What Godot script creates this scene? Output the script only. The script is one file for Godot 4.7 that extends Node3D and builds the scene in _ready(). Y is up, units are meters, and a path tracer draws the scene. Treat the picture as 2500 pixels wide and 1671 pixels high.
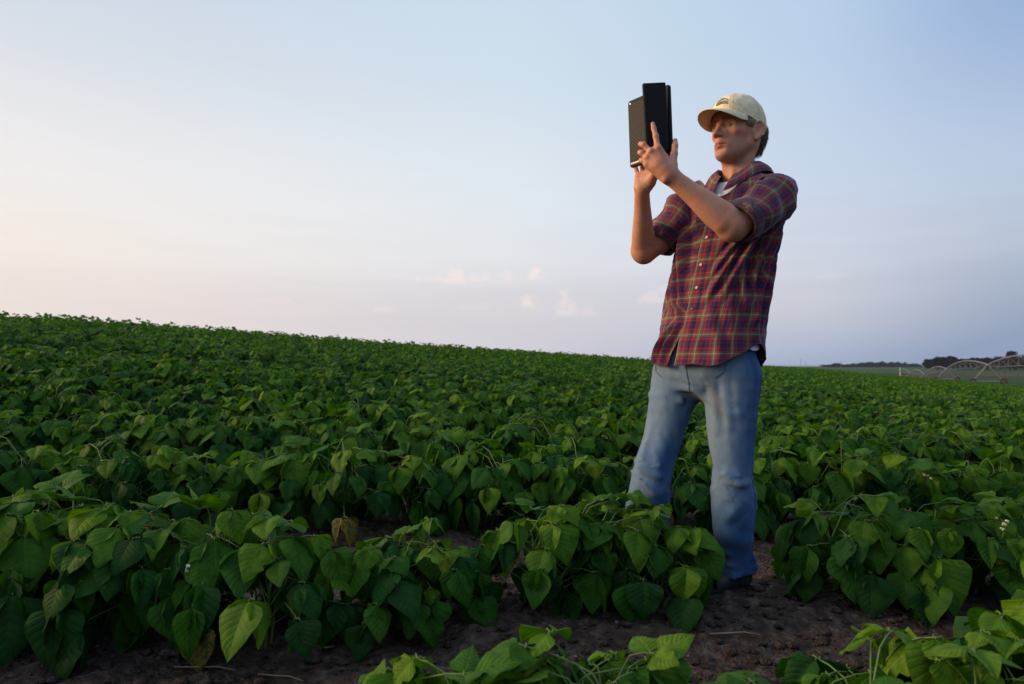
extends Node3D
# A man in a plaid shirt photographs a bean field with a tablet at dusk.

var rng := RandomNumberGenerator.new()
var noise := FastNoiseLite.new()
var noise_fine := FastNoiseLite.new()
var names_used := {}
var leaf_mats: Array = []
var leaf_meshes: Array = []
var leaf_meshes_low: Array = []
var mat_stem: StandardMaterial3D
var mat_petal: StandardMaterial3D
var mat_bud: StandardMaterial3D

const MAN_AT := Vector3(0.80, 0.0, -2.54)

func _ready() -> void:
	rng.seed = 20240
	noise.seed = 5
	noise.frequency = 1.0
	noise.fractal_octaves = 4
	noise_fine.seed = 11
	noise_fine.frequency = 9.0
	noise_fine.fractal_octaves = 3
	set_camera_and_sky()
	make_plant_materials()
	build_ground()
	build_far_land()
	build_pivot()
	build_person()
	build_tablet()
	build_bean_plants()
	build_field_mass()
	build_litter()

# ------------------------------------------------------------------ camera, sky, sun, exposure
func set_camera_and_sky() -> void:
	var cam := Camera3D.new()
	cam.name = "camera"
	var lens := CameraAttributesPhysical.new()
	lens.frustum_focal_length = 24.0
	lens.frustum_focus_distance = 2.5
	lens.exposure_aperture = 5.0
	lens.frustum_near = 0.05
	lens.frustum_far = 6000.0
	cam.attributes = lens
	cam.fov = 53.13
	cam.near = 0.05
	cam.far = 6000.0
	cam.position = Vector3(0, 0.83, 0)
	cam.rotation.x = atan(59.5 / 1671.0)
	cam.current = true
	add_child(cam)
	var we := WorldEnvironment.new()
	we.name = "world_environment"
	var env := Environment.new()
	env.background_mode = Environment.BG_SKY
	env.tonemap_mode = Environment.TONE_MAPPER_LINEAR
	env.tonemap_exposure = 1.0
	env.background_energy_multiplier = 1.0
	env.sdfgi_enabled = true
	env.ssao_enabled = true
	env.ssil_enabled = true
	env.fog_enabled = true
	env.fog_density = 0.00009
	env.fog_light_color = Color(0.80, 0.86, 0.96)
	var sky := Sky.new()
	var pan := PanoramaSkyMaterial.new()
	pan.panorama = sky_picture()
	sky.sky_material = pan
	env.sky = sky
	we.environment = env
	add_child(we)
	# the low sun, just gone soft in the haze, off to the left
	var sun := DirectionalLight3D.new()
	sun.name = "sun"
	sun.light_color = Color(1.0, 0.83, 0.64)
	sun.light_energy = 1.2
	sun.light_angular_distance = 22.0
	sun.shadow_enabled = true
	add_child(sun)
	sun.look_at_from_position(Vector3(-10.0, 3.2, -0.5), Vector3.ZERO)

const SKY_AZ := [-180.0, -140.0, -95.0, -62.0, -37.0, 0.0, 24.0, 38.0, 75.0, 130.0, 180.0]
const SKY_EL := [0.0, 4.5, 9.0, 14.0, 24.0, 42.0, 90.0]

func sky_table() -> Array:
	# colours of the air as sRGB 0..255 (above 255 near the sunset), rows by azimuth, columns by elevation
	var z := [214, 228, 246]
	var east := [[118, 132, 166], [126, 142, 174], [132, 151, 185], [138, 160, 195], [146, 171, 207], [168, 192, 224], z]
	return [
		east,
		[[214, 196, 196], [216, 202, 204], [216, 208, 214], [214, 212, 222], [206, 214, 228], [194, 210, 232], z],
		[[318, 258, 210], [316, 262, 220], [304, 264, 232], [282, 258, 240], [246, 240, 240], [214, 222, 236], z],
		[[270, 240, 222], [270, 244, 228], [266, 246, 232], [252, 242, 238], [226, 230, 236], [192, 208, 230], z],
		[[229, 214, 211], [236, 223, 217], [239, 230, 223], [234, 231, 231], [207, 215, 226], [182, 202, 228], z],
		[[203, 200, 210], [213, 209, 215], [221, 223, 228], [219, 227, 234], [202, 217, 231], [186, 208, 232], z],
		[[158, 171, 197], [197, 200, 212], [201, 207, 221], [195, 208, 228], [182, 203, 227], [174, 200, 230], z],
		[[124, 142, 172], [156, 169, 193], [178, 190, 209], [179, 195, 219], [148, 174, 211], [160, 188, 223], z],
		[[132, 150, 184], [142, 160, 193], [154, 174, 206], [160, 183, 215], [160, 185, 219], [172, 196, 227], z],
		[[118, 133, 167], [127, 144, 176], [134, 153, 187], [140, 162, 197], [148, 174, 209], [168, 193, 225], z],
		east,
	]

func lin(c: Array) -> Vector3:
	return Vector3(pow(c[0] / 255.0, 2.2), pow(c[1] / 255.0, 2.2), pow(c[2] / 255.0, 2.2))

func sky_picture() -> ImageTexture:
	var w := 256
	var h := 128
	var t := sky_table()
	var cols := []
	for a in t:
		var row := []
		for c in a:
			row.append(lin(c))
		cols.append(row)
	var im := Image.create_empty(w + 8, h, false, Image.FORMAT_RGBF)
	for x in w + 8:
		var az := wrapf((x - 4 + 0.5) / w * 360.0, -180.0, 180.0)
		var i := 0
		while i < SKY_AZ.size() - 2 and az > SKY_AZ[i + 1]:
			i += 1
		var fa: float = (az - SKY_AZ[i]) / (SKY_AZ[i + 1] - SKY_AZ[i])
		var n := SKY_AZ.size()
		var im1 := i - 1 if i > 0 else n - 2
		var ip2 := i + 2 if i + 2 < n else 1
		for y in h:
			var el := 90.0 - (y + 0.5) / h * 180.0
			var c := Vector3(0.02, 0.03, 0.02)
			if el > -3.0:
				el = maxf(el, 0.0)
				var j := 0
				while j < SKY_EL.size() - 2 and el > SKY_EL[j + 1]:
					j += 1
				var fe: float = (el - SKY_EL[j]) / (SKY_EL[j + 1] - SKY_EL[j])
				var v := []
				for k in [maxi(j - 1, 0), j, j + 1, mini(j + 2, SKY_EL.size() - 1)]:
					var p0: Vector3 = cols[im1][k]
					var p1: Vector3 = cols[i][k]
					var p2: Vector3 = cols[i + 1][k]
					var p3: Vector3 = cols[ip2][k]
					v.append(p1.cubic_interpolate(p2, p1 + (p0 - p1) * 0.5, p2 + (p3 - p2) * 0.5, fa))
				var q0: Vector3 = v[0]
				var q1: Vector3 = v[1]
				var q2: Vector3 = v[2]
				var q3: Vector3 = v[3]
				c = q1.cubic_interpolate(q2, q1 + (q0 - q1) * 0.5, q2 + (q3 - q2) * 0.5, fe)
			c *= 1.05
			im.set_pixel(x, y, Color(c.x, c.y, c.z))
	im.resize(2112, 1024, Image.INTERPOLATE_CUBIC)
	im = im.get_region(Rect2i(32, 0, 2048, 1024))
	# thin veils and the small sunlit cumulus low over the crest
	var puffs := [[-4.75, 7.45, 0.95, 1.0, 0.95], [-5.5, 7.2, 0.5, 0.45, 0.6], [-7.9, 7.2, 0.3, 0.3, 0.6], [-7.05, 7.2, 0.3, 0.25, 0.5], [-6.3, 7.3, 0.4, 0.4, 0.6], [-3.2, 7.3, 0.8, 0.4, 0.6], [-2.2, 7.45, 0.5, 0.45, 0.5], [-0.35, 7.5, 0.5, 0.7, 0.7], [1.9, 7.7, 0.7, 0.8, 1.0],
		[1.35, 5.35, 0.65, 0.8, 0.75], [4.3, 5.6, 0.6, 1.1, 0.55], [4.7, 4.7, 1.3, 0.8, 0.6], [6.4, 4.6, 0.7, 0.6, 0.4], [11.6, 5.6, 1.3, 0.7, 0.55], [12.6, 6.2, 0.6, 0.5, 0.45], [-10.6, 4.7, 1.0, 0.4, 0.45], [-19.0, 5.2, 2.2, 0.3, 0.3], [-3.5, 5.0, 2.0, 0.35, 0.3], [25.0, 6.8, 1.6, 0.3, 0.25]]
	for x in 2048:
		var az := wrapf((x + 0.5) / 2048.0 * 360.0, -180.0, 180.0)
		for y in range(380, 512):
			var el := 90.0 - (y + 0.5) / 1024.0 * 180.0
			var p := im.get_pixel(x, y)
			var c := Vector3(p.r, p.g, p.b)
			var n1 := noise.get_noise_2d(az * 0.05, el * 0.55)
			var edge := 7.0 + 0.25 * sin(az * 0.21) + n1 * 0.9
			var veil := (1.0 - smoothstep(edge - 0.3, edge + 0.35, el)) * smoothstep(0.5, 4.0, el)
			c *= 1.0 - 0.03 * veil
			c *= 1.0 + 0.025 * n1 * (1.0 - smoothstep(9.0, 20.0, el))
			if az > -24.0 and az < 28.0 and el > 3.0 and el < 9.5:
				var d := 0.0
				for q in puffs:
					var dx: float = (az - q[0]) / q[2]
					var dy: float = (el - q[1] + q[3] * 0.6) / q[3]
					if absf(dx) < 1.3 and dy > -0.5 and dy < 2.0:
						var base: float = smoothstep(-0.15, 0.25, dy)
						var lump: float = 1.0 - dx * dx - (dy - 0.25) * (dy - 0.25) * 0.55 + noise.get_noise_2d(az * 1.6 + 31.0, el * 1.6) * 1.1
						d = maxf(d, q[4] * base * smoothstep(0.1, 0.75, lump))
				c = c.lerp(Vector3(1.0, 0.84, 0.78), d * 0.55)
			im.set_pixel(x, y, Color(c.x, c.y, c.z))
	return ImageTexture.create_from_image(im)

# ------------------------------------------------------------------ naming and committing
func numbered(called: String) -> String:
	var n: int = names_used.get(called, 0)
	names_used[called] = n + 1
	return called if n == 0 else "%s_%03d" % [called, n]

func thing(called: String, label: String, category: String, at := Vector3.ZERO, group := "") -> Node3D:
	var o := Node3D.new()
	o.name = numbered(called)
	o.position = at
	add_child(o)
	tag(o, label, category, group)
	return o

func tag(o: Node, label: String, category: String, group := "", kind := "") -> void:
	if label != "":
		o.set_meta("label", label)
	if category != "":
		o.set_meta("category", category)
	if group != "":
		o.set_meta("group", group)
	if kind != "":
		o.set_meta("kind", kind)

func put(called: String, mesh: Mesh, mat: Material, parent: Node) -> MeshInstance3D:
	var o := MeshInstance3D.new()
	o.name = numbered(called) if parent == self else called
	o.mesh = mesh
	if mat:
		o.material_override = mat
	parent.add_child(o, true)
	return o

func structure(called: String, mesh: Mesh, mat: Material) -> MeshInstance3D:
	var o := put(called, mesh, mat, self)
	o.set_meta("kind", "structure")
	return o

func mat_of(albedo_linear: Color, rough := 0.8, spec := 0.5) -> StandardMaterial3D:
	var m := StandardMaterial3D.new()
	m.albedo_color = albedo_linear.linear_to_srgb()
	m.roughness = rough
	m.metallic_specular = spec
	return m

func begin() -> SurfaceTool:
	var st := SurfaceTool.new()
	st.begin(Mesh.PRIMITIVE_TRIANGLES)
	return st

# a tube through points; radii per point; closed ends
func tube(st: SurfaceTool, pts: Array, radii: Array, sides := 6, col := Color.WHITE) -> void:
	var n := pts.size()
	var prev := Vector3.ZERO
	var rings := []
	for i in n:
		var a: Vector3 = pts[maxi(i - 1, 0)]
		var b: Vector3 = pts[mini(i + 1, n - 1)]
		var d := (b - a).normalized()
		var u := prev
		if i == 0:
			u = d.cross(Vector3.UP if absf(d.y) < 0.9 else Vector3.RIGHT)
		u = (u - d * u.dot(d)).normalized()
		prev = u
		var v := d.cross(u)
		var ring := []
		for k in sides:
			var t := TAU * k / sides
			ring.append([pts[i] + (u * cos(t) + v * sin(t)) * radii[i], u * cos(t) + v * sin(t)])
		rings.append(ring)
	for i in n - 1:
		for k in sides:
			var k2 := (k + 1) % sides
			var q := [rings[i][k], rings[i][k2], rings[i + 1][k2], rings[i + 1][k]]
			for w in [0, 2, 1, 0, 3, 2]:
				st.set_color(col)
				st.set_uv(Vector2(float(k) / sides, float(i) / n))
				st.set_normal(q[w][1])
				st.add_vertex(q[w][0])
	for e in [0, n - 1]:
		var a: Vector3 = pts[e]
		var nn: Vector3 = (pts[0] - pts[1]).normalized() if e == 0 else (pts[n - 1] - pts[n - 2]).normalized()
		for k in sides:
			var k2 := (k + 1) % sides
			for p in ([a, rings[e][k][0], rings[e][k2][0]] if e == 0 else [a, rings[e][k2][0], rings[e][k][0]]):
				st.set_color(col)
				st.set_uv(Vector2.ZERO)
				st.set_normal(nn)
				st.add_vertex(p)

# a grid of points (rows of equal length) as one smooth sheet
func sheet(grid: Array, uvs: Array, wrap := false, cols: Array = []) -> ArrayMesh:
	var rows := grid.size()
	var n: int = grid[0].size()
	var v := PackedVector3Array()
	var uv := PackedVector2Array()
	var col := PackedColorArray()
	for i in rows:
		for j in n:
			v.append(grid[i][j])
			uv.append(uvs[i][j] if uvs.size() else Vector2.ZERO)
			if cols.size():
				col.append(cols[i][j])
	var idx := PackedInt32Array()
	for i in rows - 1:
		for j in (n if wrap else n - 1):
			var j2 := (j + 1) % n
			var a := i * n + j
			var b := i * n + j2
			var c := (i + 1) * n + j2
			var d := (i + 1) * n + j
			idx.append_array([a, b, c, a, c, d])
	return array_mesh(v, idx, uv, col)

func array_mesh(v: PackedVector3Array, idx: PackedInt32Array, uv := PackedVector2Array(), col := PackedColorArray()) -> ArrayMesh:
	var nr := PackedVector3Array()
	nr.resize(v.size())
	for k in range(0, idx.size(), 3):
		var a := idx[k]
		var b := idx[k + 1]
		var c := idx[k + 2]
		var f := (v[c] - v[a]).cross(v[b] - v[a])
		nr[a] += f
		nr[b] += f
		nr[c] += f
	for k in nr.size():
		nr[k] = nr[k].normalized() if nr[k].length_squared() > 1e-20 else Vector3.UP
	return array_mesh_n(v, nr, idx, uv, col)

func array_mesh_n(v: PackedVector3Array, nr: PackedVector3Array, idx: PackedInt32Array, uv := PackedVector2Array(), col := PackedColorArray()) -> ArrayMesh:
	var arr := []
	arr.resize(Mesh.ARRAY_MAX)
	arr[Mesh.ARRAY_VERTEX] = v
	arr[Mesh.ARRAY_NORMAL] = nr
	arr[Mesh.ARRAY_INDEX] = idx
	if uv.size():
		arr[Mesh.ARRAY_TEX_UV] = uv
	if col.size():
		arr[Mesh.ARRAY_COLOR] = col
	var m := ArrayMesh.new()
	m.add_surface_from_arrays(Mesh.PRIMITIVE_TRIANGLES, arr)
	return m

# ------------------------------------------------------------------ the lie of the land
func crest_distance(t: float) -> float:
	# how far off the rounded crest of the field lies, from the left to the right
	if t < -0.27:
		return lerpf(30.0, 21.0, clampf((-0.27 - t) / 0.48, 0.0, 1.3))
	if t < 0.2:
		return lerpf(30.0, 46.0, (t + 0.27) / 0.47)
	return lerpf(46.0, 80.0, clampf((t - 0.2) / 0.25, 0.0, 1.0))

func far_level(d: float) -> float:
	var at := [0.0, 60.0, 120.0, 170.0, 220.0, 300.0, 400.0, 600.0, 1200.0, 2500.0, 6000.0]
	var hs := [0.0, -1.2, -2.0, -2.9, -4.7, -4.6, -3.9, -2.2, -0.9, 0.4, 0.8]
	for i in at.size() - 1:
		if d < at[i + 1]:
			return lerpf(hs[i], hs[i + 1], smoothstep(0.0, 1.0, (d - at[i]) / (at[i + 1] - at[i])) * 0.4 + 0.6 * (d - at[i]) / (at[i + 1] - at[i]))
	return 0.8

func land(x: float, z: float) -> float:
	var d := -z
	if d < 0.0:
		return 0.0
	var t := clampf(x / maxf(d, 3.0), -1.3, 1.3)
	var s := 0.0394 - 0.0875 * t
	if t < -0.2:
		s += (-0.2 - t) * 0.025
	var ramp := d - 2.6 if d > 12.0 else 0.5 * log(1.0 + exp((d - 2.6) / 0.5))
	var h := s * ramp
	var dc := crest_distance(t)
	var d0 := dc * 0.6
	var k := (2.5 * maxf(s, 0.0) + 0.45) / (dc * dc - d0 * d0)
	if t < 0.45 and d > d0:
		h -= k * (d - d0) * (d - d0) * (1.0 - smoothstep(0.3, 0.45, t))
	var beyond := smoothstep(dc * 1.15, dc * 2.0 + 20.0, d)
	return lerpf(h, far_level(d), beyond)

const ROW_GAP := 1.08
const ROW_SKEW := 0.08

func ridge(x: float, z: float) -> float:
	# soil drawn up along each row of beans
	var r := (-z - ROW_SKEW * x - 1.28) / ROW_GAP
	return 0.022 * cos(r * TAU) * (1.0 - smoothstep(6.0, 14.0, -z))

func soil(x: float, z: float) -> float:
	return land(x, z) + ridge(x, z)

func spread(lo: float, hi: float, step: float, grow: float, far_lo: float, far_hi: float) -> PackedFloat32Array:
	var a := PackedFloat32Array()
	var x := lo
	var left := []
	var s := step
	while x > far_lo:
		s *= grow
		x -= s
		left.append(maxf(x, far_lo))
	left.reverse()
	for q in left:
		a.append(q)
	x = lo
	while x < hi:
		a.append(x)
		x += step
	s = step
	while x < far_hi:
		a.append(x)
		s *= grow
		x += s
	a.append(far_hi)
	return a

func noise_texture(size: int, freq: float, ramp_cols: Array, ramp_at: Array, sd := 3, oct := 5, normal := false) -> NoiseTexture2D:
	var n := FastNoiseLite.new()
	n.seed = sd
	n.frequency = freq
	n.fractal_octaves = oct
	var t := NoiseTexture2D.new()
	t.width = size
	t.height = size
	t.seamless = true
	t.noise = n
	t.generate_mipmaps = false
	if ramp_cols.size():
		var g := Gradient.new()
		g.offsets = PackedFloat32Array(ramp_at)
		var cc := PackedColorArray()
		for c in ramp_cols:
			cc.append(c)
		g.colors = cc
		t.color_ramp = g
	return t

func soil_material() -> StandardMaterial3D:
	var m := StandardMaterial3D.new()
	m.roughness = 0.95
	m.metallic_specular = 0.25
	m.albedo_color = Color.WHITE
	m.albedo_texture = noise_texture(512, 0.02, [Color(0.030, 0.022, 0.018).linear_to_srgb(), Color(0.05, 0.037, 0.030).linear_to_srgb(), Color(0.075, 0.056, 0.046).linear_to_srgb(), Color(0.13, 0.10, 0.085).linear_to_srgb()], [0.2, 0.5, 0.7, 0.95], 3)
	m.heightmap_enabled = true
	m.heightmap_texture = noise_texture(512, 0.045, [], [], 8, 5)
	m.heightmap_scale = 1.6
	m.uv1_triplanar = true
	m.uv1_world_triplanar = true
	m.uv1_scale = Vector3(1.7, 1.7, 1.7)
	return m

func build_ground() -> void:
	var xs := spread(-3.2, 3.2, 0.035, 1.09, -4500.0, 4500.0)
	var zs := spread(0.7, 5.4, 0.032, 1.05, -400.0, 5200.0)
	var v := PackedVector3Array()
	var col := PackedColorArray()
	for d in zs:
		for x in xs:
			var h := soil(x, -d)
			if d < 9.0 and absf(x) < 6.0 and d > -1.0:
				h += noise.get_noise_2d(x * 5.0, d * 5.0) * 0.022 + noise_fine.get_noise_2d(x, d) * 0.012
			v.append(Vector3(x, h, -d))
			col.append(Color.WHITE)
	var nx := xs.size()
	var idx := PackedInt32Array()
	for i in zs.size() - 1:
		for j in nx - 1:
			var a := i * nx + j
			idx.append_array([a, a + nx, a + nx + 1, a, a + nx + 1, a + 1])
	structure("ground", array_mesh(v, idx, PackedVector2Array(), col), soil_material())

# a strip of crop or bare land far off, laid over the ground
func land_strip(called: String, near_d: float, far_d: float, x0: float, x1: float, lift: float, mat: Material, steps := 24) -> void:
	var grid := []
	for i in steps + 1:
		var row := []
		var d := near_d * pow(far_d / near_d, float(i) / steps)
		for j in steps + 1:
			var x := lerpf(x0, x1, float(j) / steps) * (0.6 + 0.4 * d / near_d)
			row.append(Vector3(x, land(x, -d) + lift + noise.get_noise_2d(x * 0.2, d * 0.2) * 0.05, -d))
		grid.append(row)
	structure(called, sheet(grid, []), mat)

func crop_material(a: Color, b: Color, scale: float, sd: int) -> StandardMaterial3D:
	var m := StandardMaterial3D.new()
	m.roughness = 0.9
	m.metallic_specular = 0.2
	m.albedo_texture = noise_texture(256, 0.03, [a.linear_to_srgb(), b.linear_to_srgb()], [0.3, 0.75], sd)
	m.heightmap_enabled = true
	m.heightmap_texture = noise_texture(256, 0.06, [], [], sd + 1)
	m.heightmap_scale = 12.0
	m.uv1_triplanar = true
	m.uv1_world_triplanar = true
	m.uv1_scale = Vector3.ONE * scale
	return m

# ------------------------------------------------------------------ far land: fields, woods, poles
func tree_crown(sd: int, h: float, wide: float, leaves: int) -> ArrayMesh:
	var r := RandomNumberGenerator.new()
	r.seed = sd
	var st := begin()
	var clumps := []
	for k in 11:
		var y := r.randf_range(0.32, 0.92)
		var reach := wide * (0.5 if y < 0.75 else 0.3) * sqrt(maxf(0.1, 1.0 - pow(absf(y - 0.5) * 1.7, 2)))
		var a := r.randf() * TAU
		clumps.append([Vector3(cos(a) * reach * r.randf_range(0.3, 1.0), y * h, sin(a) * reach * r.randf_range(0.3, 1.0)), wide * r.randf_range(0.16, 0.3)])
	clumps.append([Vector3(0, h * 0.9, 0), wide * 0.2])
	for k in leaves:
		var c: Array = clumps[r.randi() % clumps.size()]
		var dir := Vector3(r.randfn(), r.randfn(), r.randfn()).normalized()
		var p: Vector3 = c[0] + dir * c[1] * pow(r.randf(), 0.4)
		var u := Vector3(r.randfn(), r.randfn() * 0.5, r.randfn()).normalized()
		var v := u.cross(dir).normalized()
		var s := wide * r.randf_range(0.035, 0.075)
		var shade := r.randf_range(0.6, 1.25)
		for q in [p - u * s, p + v * s * 0.8, p + u * s, p - u * s, p + u * s, p - v * s * 0.8]:
			st.set_color(Color(shade, shade, shade))
			st.set_normal((dir + Vector3.UP * 0.3).normalized())
			st.add_vertex(q)
	return st.commit()

func tree_trunk(sd: int, h: float, wide: float) -> ArrayMesh:
	var r := RandomNumberGenerator.new()
	r.seed = sd
	var st := begin()
	tube(st, [Vector3(0, -0.5, 0), Vector3(0.05 * wide * 0.3, h * 0.35, 0), Vector3(0, h * 0.85, 0.1)], [h * 0.03, h * 0.022, h * 0.006], 6)
	for k in 6:
		var a := r.randf() * TAU
		var y := r.randf_range(0.25, 0.6) * h
		var e := Vector3(cos(a) * wide * 0.33, y + h * 0.22, sin(a) * wide * 0.33)
		tube(st, [Vector3(0, y, 0), Vector3(0, y, 0).lerp(e, 0.5) + Vector3(0, -0.1, 0), e], [h * 0.012, h * 0.008, h * 0.003], 4)
	return st.commit()

func build_far_land() -> void:
	land_strip("young_crop_field", 62.0, 330.0, 26.0, 290.0, 0.16, crop_material(Color(0.018, 0.05, 0.014), Color(0.04, 0.10, 0.026), 0.35, 21), 64)
	land_strip("plowed_field", 335.0, 400.0, 236.0, 520.0, 0.25, crop_material(Color(0.10, 0.045, 0.03), Color(0.15, 0.07, 0.05), 0.1, 25))
	land_strip("stubble_strip", 340.0, 372.0, 128.0, 196.0, 0.25, crop_material(Color(0.12, 0.10, 0.05), Color(0.17, 0.13, 0.07), 0.1, 27))
	land_strip("far_crop_field", 405.0, 2600.0, 90.0, 520.0, 0.3, crop_material(Color(0.025, 0.06, 0.018), Color(0.04, 0.09, 0.028), 0.05, 29), 36)
	var leafm := StandardMaterial3D.new()
	leafm.albedo_color = Color(0.018, 0.062, 0.024).linear_to_srgb()
	leafm.vertex_color_use_as_albedo = true
	leafm.roughness = 0.7
	leafm.metallic_specular = 0.25
	var bark := mat_of(Color(0.06, 0.045, 0.035), 0.9)
	var crowns := []
	var trunks := []
	for k in 5:
		crowns.append(tree_crown(100 + k, 10.0, 8.5 + k * 0.6, 1500))
		trunks.append(tree_trunk(100 + k, 10.0, 8.0))
	var r := RandomNumberGenerator.new()
	r.seed = 71
	var u := 2266.0
	var n := 0
	var words := ["bushy dark tree at the left end of the right-hand treeline behind the pivot", "rounded dark tree second along the right-hand treeline"]
	while u < 2680.0:
		var d := 560.0 + r.randf_range(-40, 50)
		var x := (u - 1250.0) / 1671.0 * d
		var hgt := 8.6 + r.randf_range(-1.0, 1.3) + (u - 2266.0) * 0.006
		if u < 2290.0:
			hgt = 9.0
		elif u < 2330:
			hgt = 10.5
		if u > 2462.0 and u < 2472.0:
			hgt = 14.5
		var place := "leftmost, at the near end of" if n == 0 else ("tallest, %s in" % ordinal(n + 1) if hgt > 14.0 else "%s from the left end of" % ordinal(n + 1))
		var lab := "dark broadleaf tree, %s the treeline behind the sprinkler" % place
		if u > 2510.0:
			lab = "dark broadleaf tree, %s along the treeline where it runs off to the right" % ordinal(n + 1)
		var t := thing("broadleaf_tree", lab, "tree", Vector3(x, land(x, -d) - 0.3, -d), "trees of the treeline behind the sprinkler")
		var k := n % 5
		t.scale = Vector3.ONE * hgt / 10.0
		t.rotation.y = r.randf() * TAU
		put("trunk", trunks[k], bark, t)
		put("crown", crowns[k], leafm, t)
		u += r.randf_range(5.0, 10.0)
		n += 1
	# the wood on the skyline further left reads as one mass
	var mm := MultiMesh.new()
	mm.transform_format = MultiMesh.TRANSFORM_3D
	mm.mesh = tree_crown(140, 10.0, 11.0, 420)
	var places := []
	for k in 230:
		var uu := r.randf_range(2010.0, 2245.0)
		var d := 1150.0 + r.randf_range(-60.0, 120.0)
		var top := 5.0 + 3.5 * smoothstep(2015.0, 2120.0, uu) + noise.get_noise_1d(uu * 0.05) * 4.5
		if uu > 2205.0:
			top *= 0.75
		var x := (uu - 1250.0) / 1671.0 * d
		places.append(Transform3D(Basis(Vector3.UP, r.randf() * TAU).scaled(Vector3(1.0, top / 10.0, 1.0)), Vector3(x, land(x, -d) - 1.0, -d)))
	for spike in [[2191.0, 9.6], [2209.0, 9.2]]:
		var x: float = (spike[0] - 1250.0) / 1671.0 * 1100.0
		places.append(Transform3D(Basis().scaled(Vector3(0.5, spike[1] / 10.0, 0.5)), Vector3(x, land(x, -1100.0), -1100.0)))
	mm.instance_count = places.size()
	for k in places.size():
		mm.set_instance_transform(k, places[k])
	var w := MultiMeshInstance3D.new()
	w.name = "distant_woods"
	w.multimesh = mm
	w.material_override = leafm
	add_child(w)
	tag(w, "low blue-green wood on the skyline right of the man", "woods", "", "stuff")
	# utility poles on the skyline
	var polem := mat_of(Color(0.20, 0.18, 0.17), 0.9)
	var poles := [[1955.0, 700.0, 10.2, "wooden utility pole on the skyline, nearest to the man"], [1967.0, 760.0, 7.6, "shorter wooden utility pole right beside the one nearest the man"], [2053.0, 900.0, 11.0, "wooden utility pole standing above the distant wood"]]
	for p in poles:
		var x: float = (p[0] - 1250.0) / 1671.0 * p[1]
		var t := thing("utility_pole", p[3], "pole", Vector3(x, land(x, -p[1]), -p[1]), "poles on the skyline")
		var st := begin()
		tube(st, [Vector3.ZERO, Vector3(0, p[2], 0)], [0.2, 0.15], 8)
		put("post", st.commit(), polem, t)
		st = begin()
		tube(st, [Vector3(-1.1, p[2] - 0.7, 0), Vector3(1.1, p[2] - 0.7, 0)], [0.09, 0.09], 4)
		put("crossarm", st.commit(), polem, t)
	var mk := thing("marker_post", "small pale marker post standing in the far field", "post", Vector3(206.0, land(206.0, -400.0), -400.0))
	var ms := begin()
	tube(ms, [Vector3.ZERO, Vector3(0, 1.6, 0)], [0.22, 0.2], 8)
	put("stake", ms.commit(), mat_of(Color(0.5, 0.48, 0.42)), mk)

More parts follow.
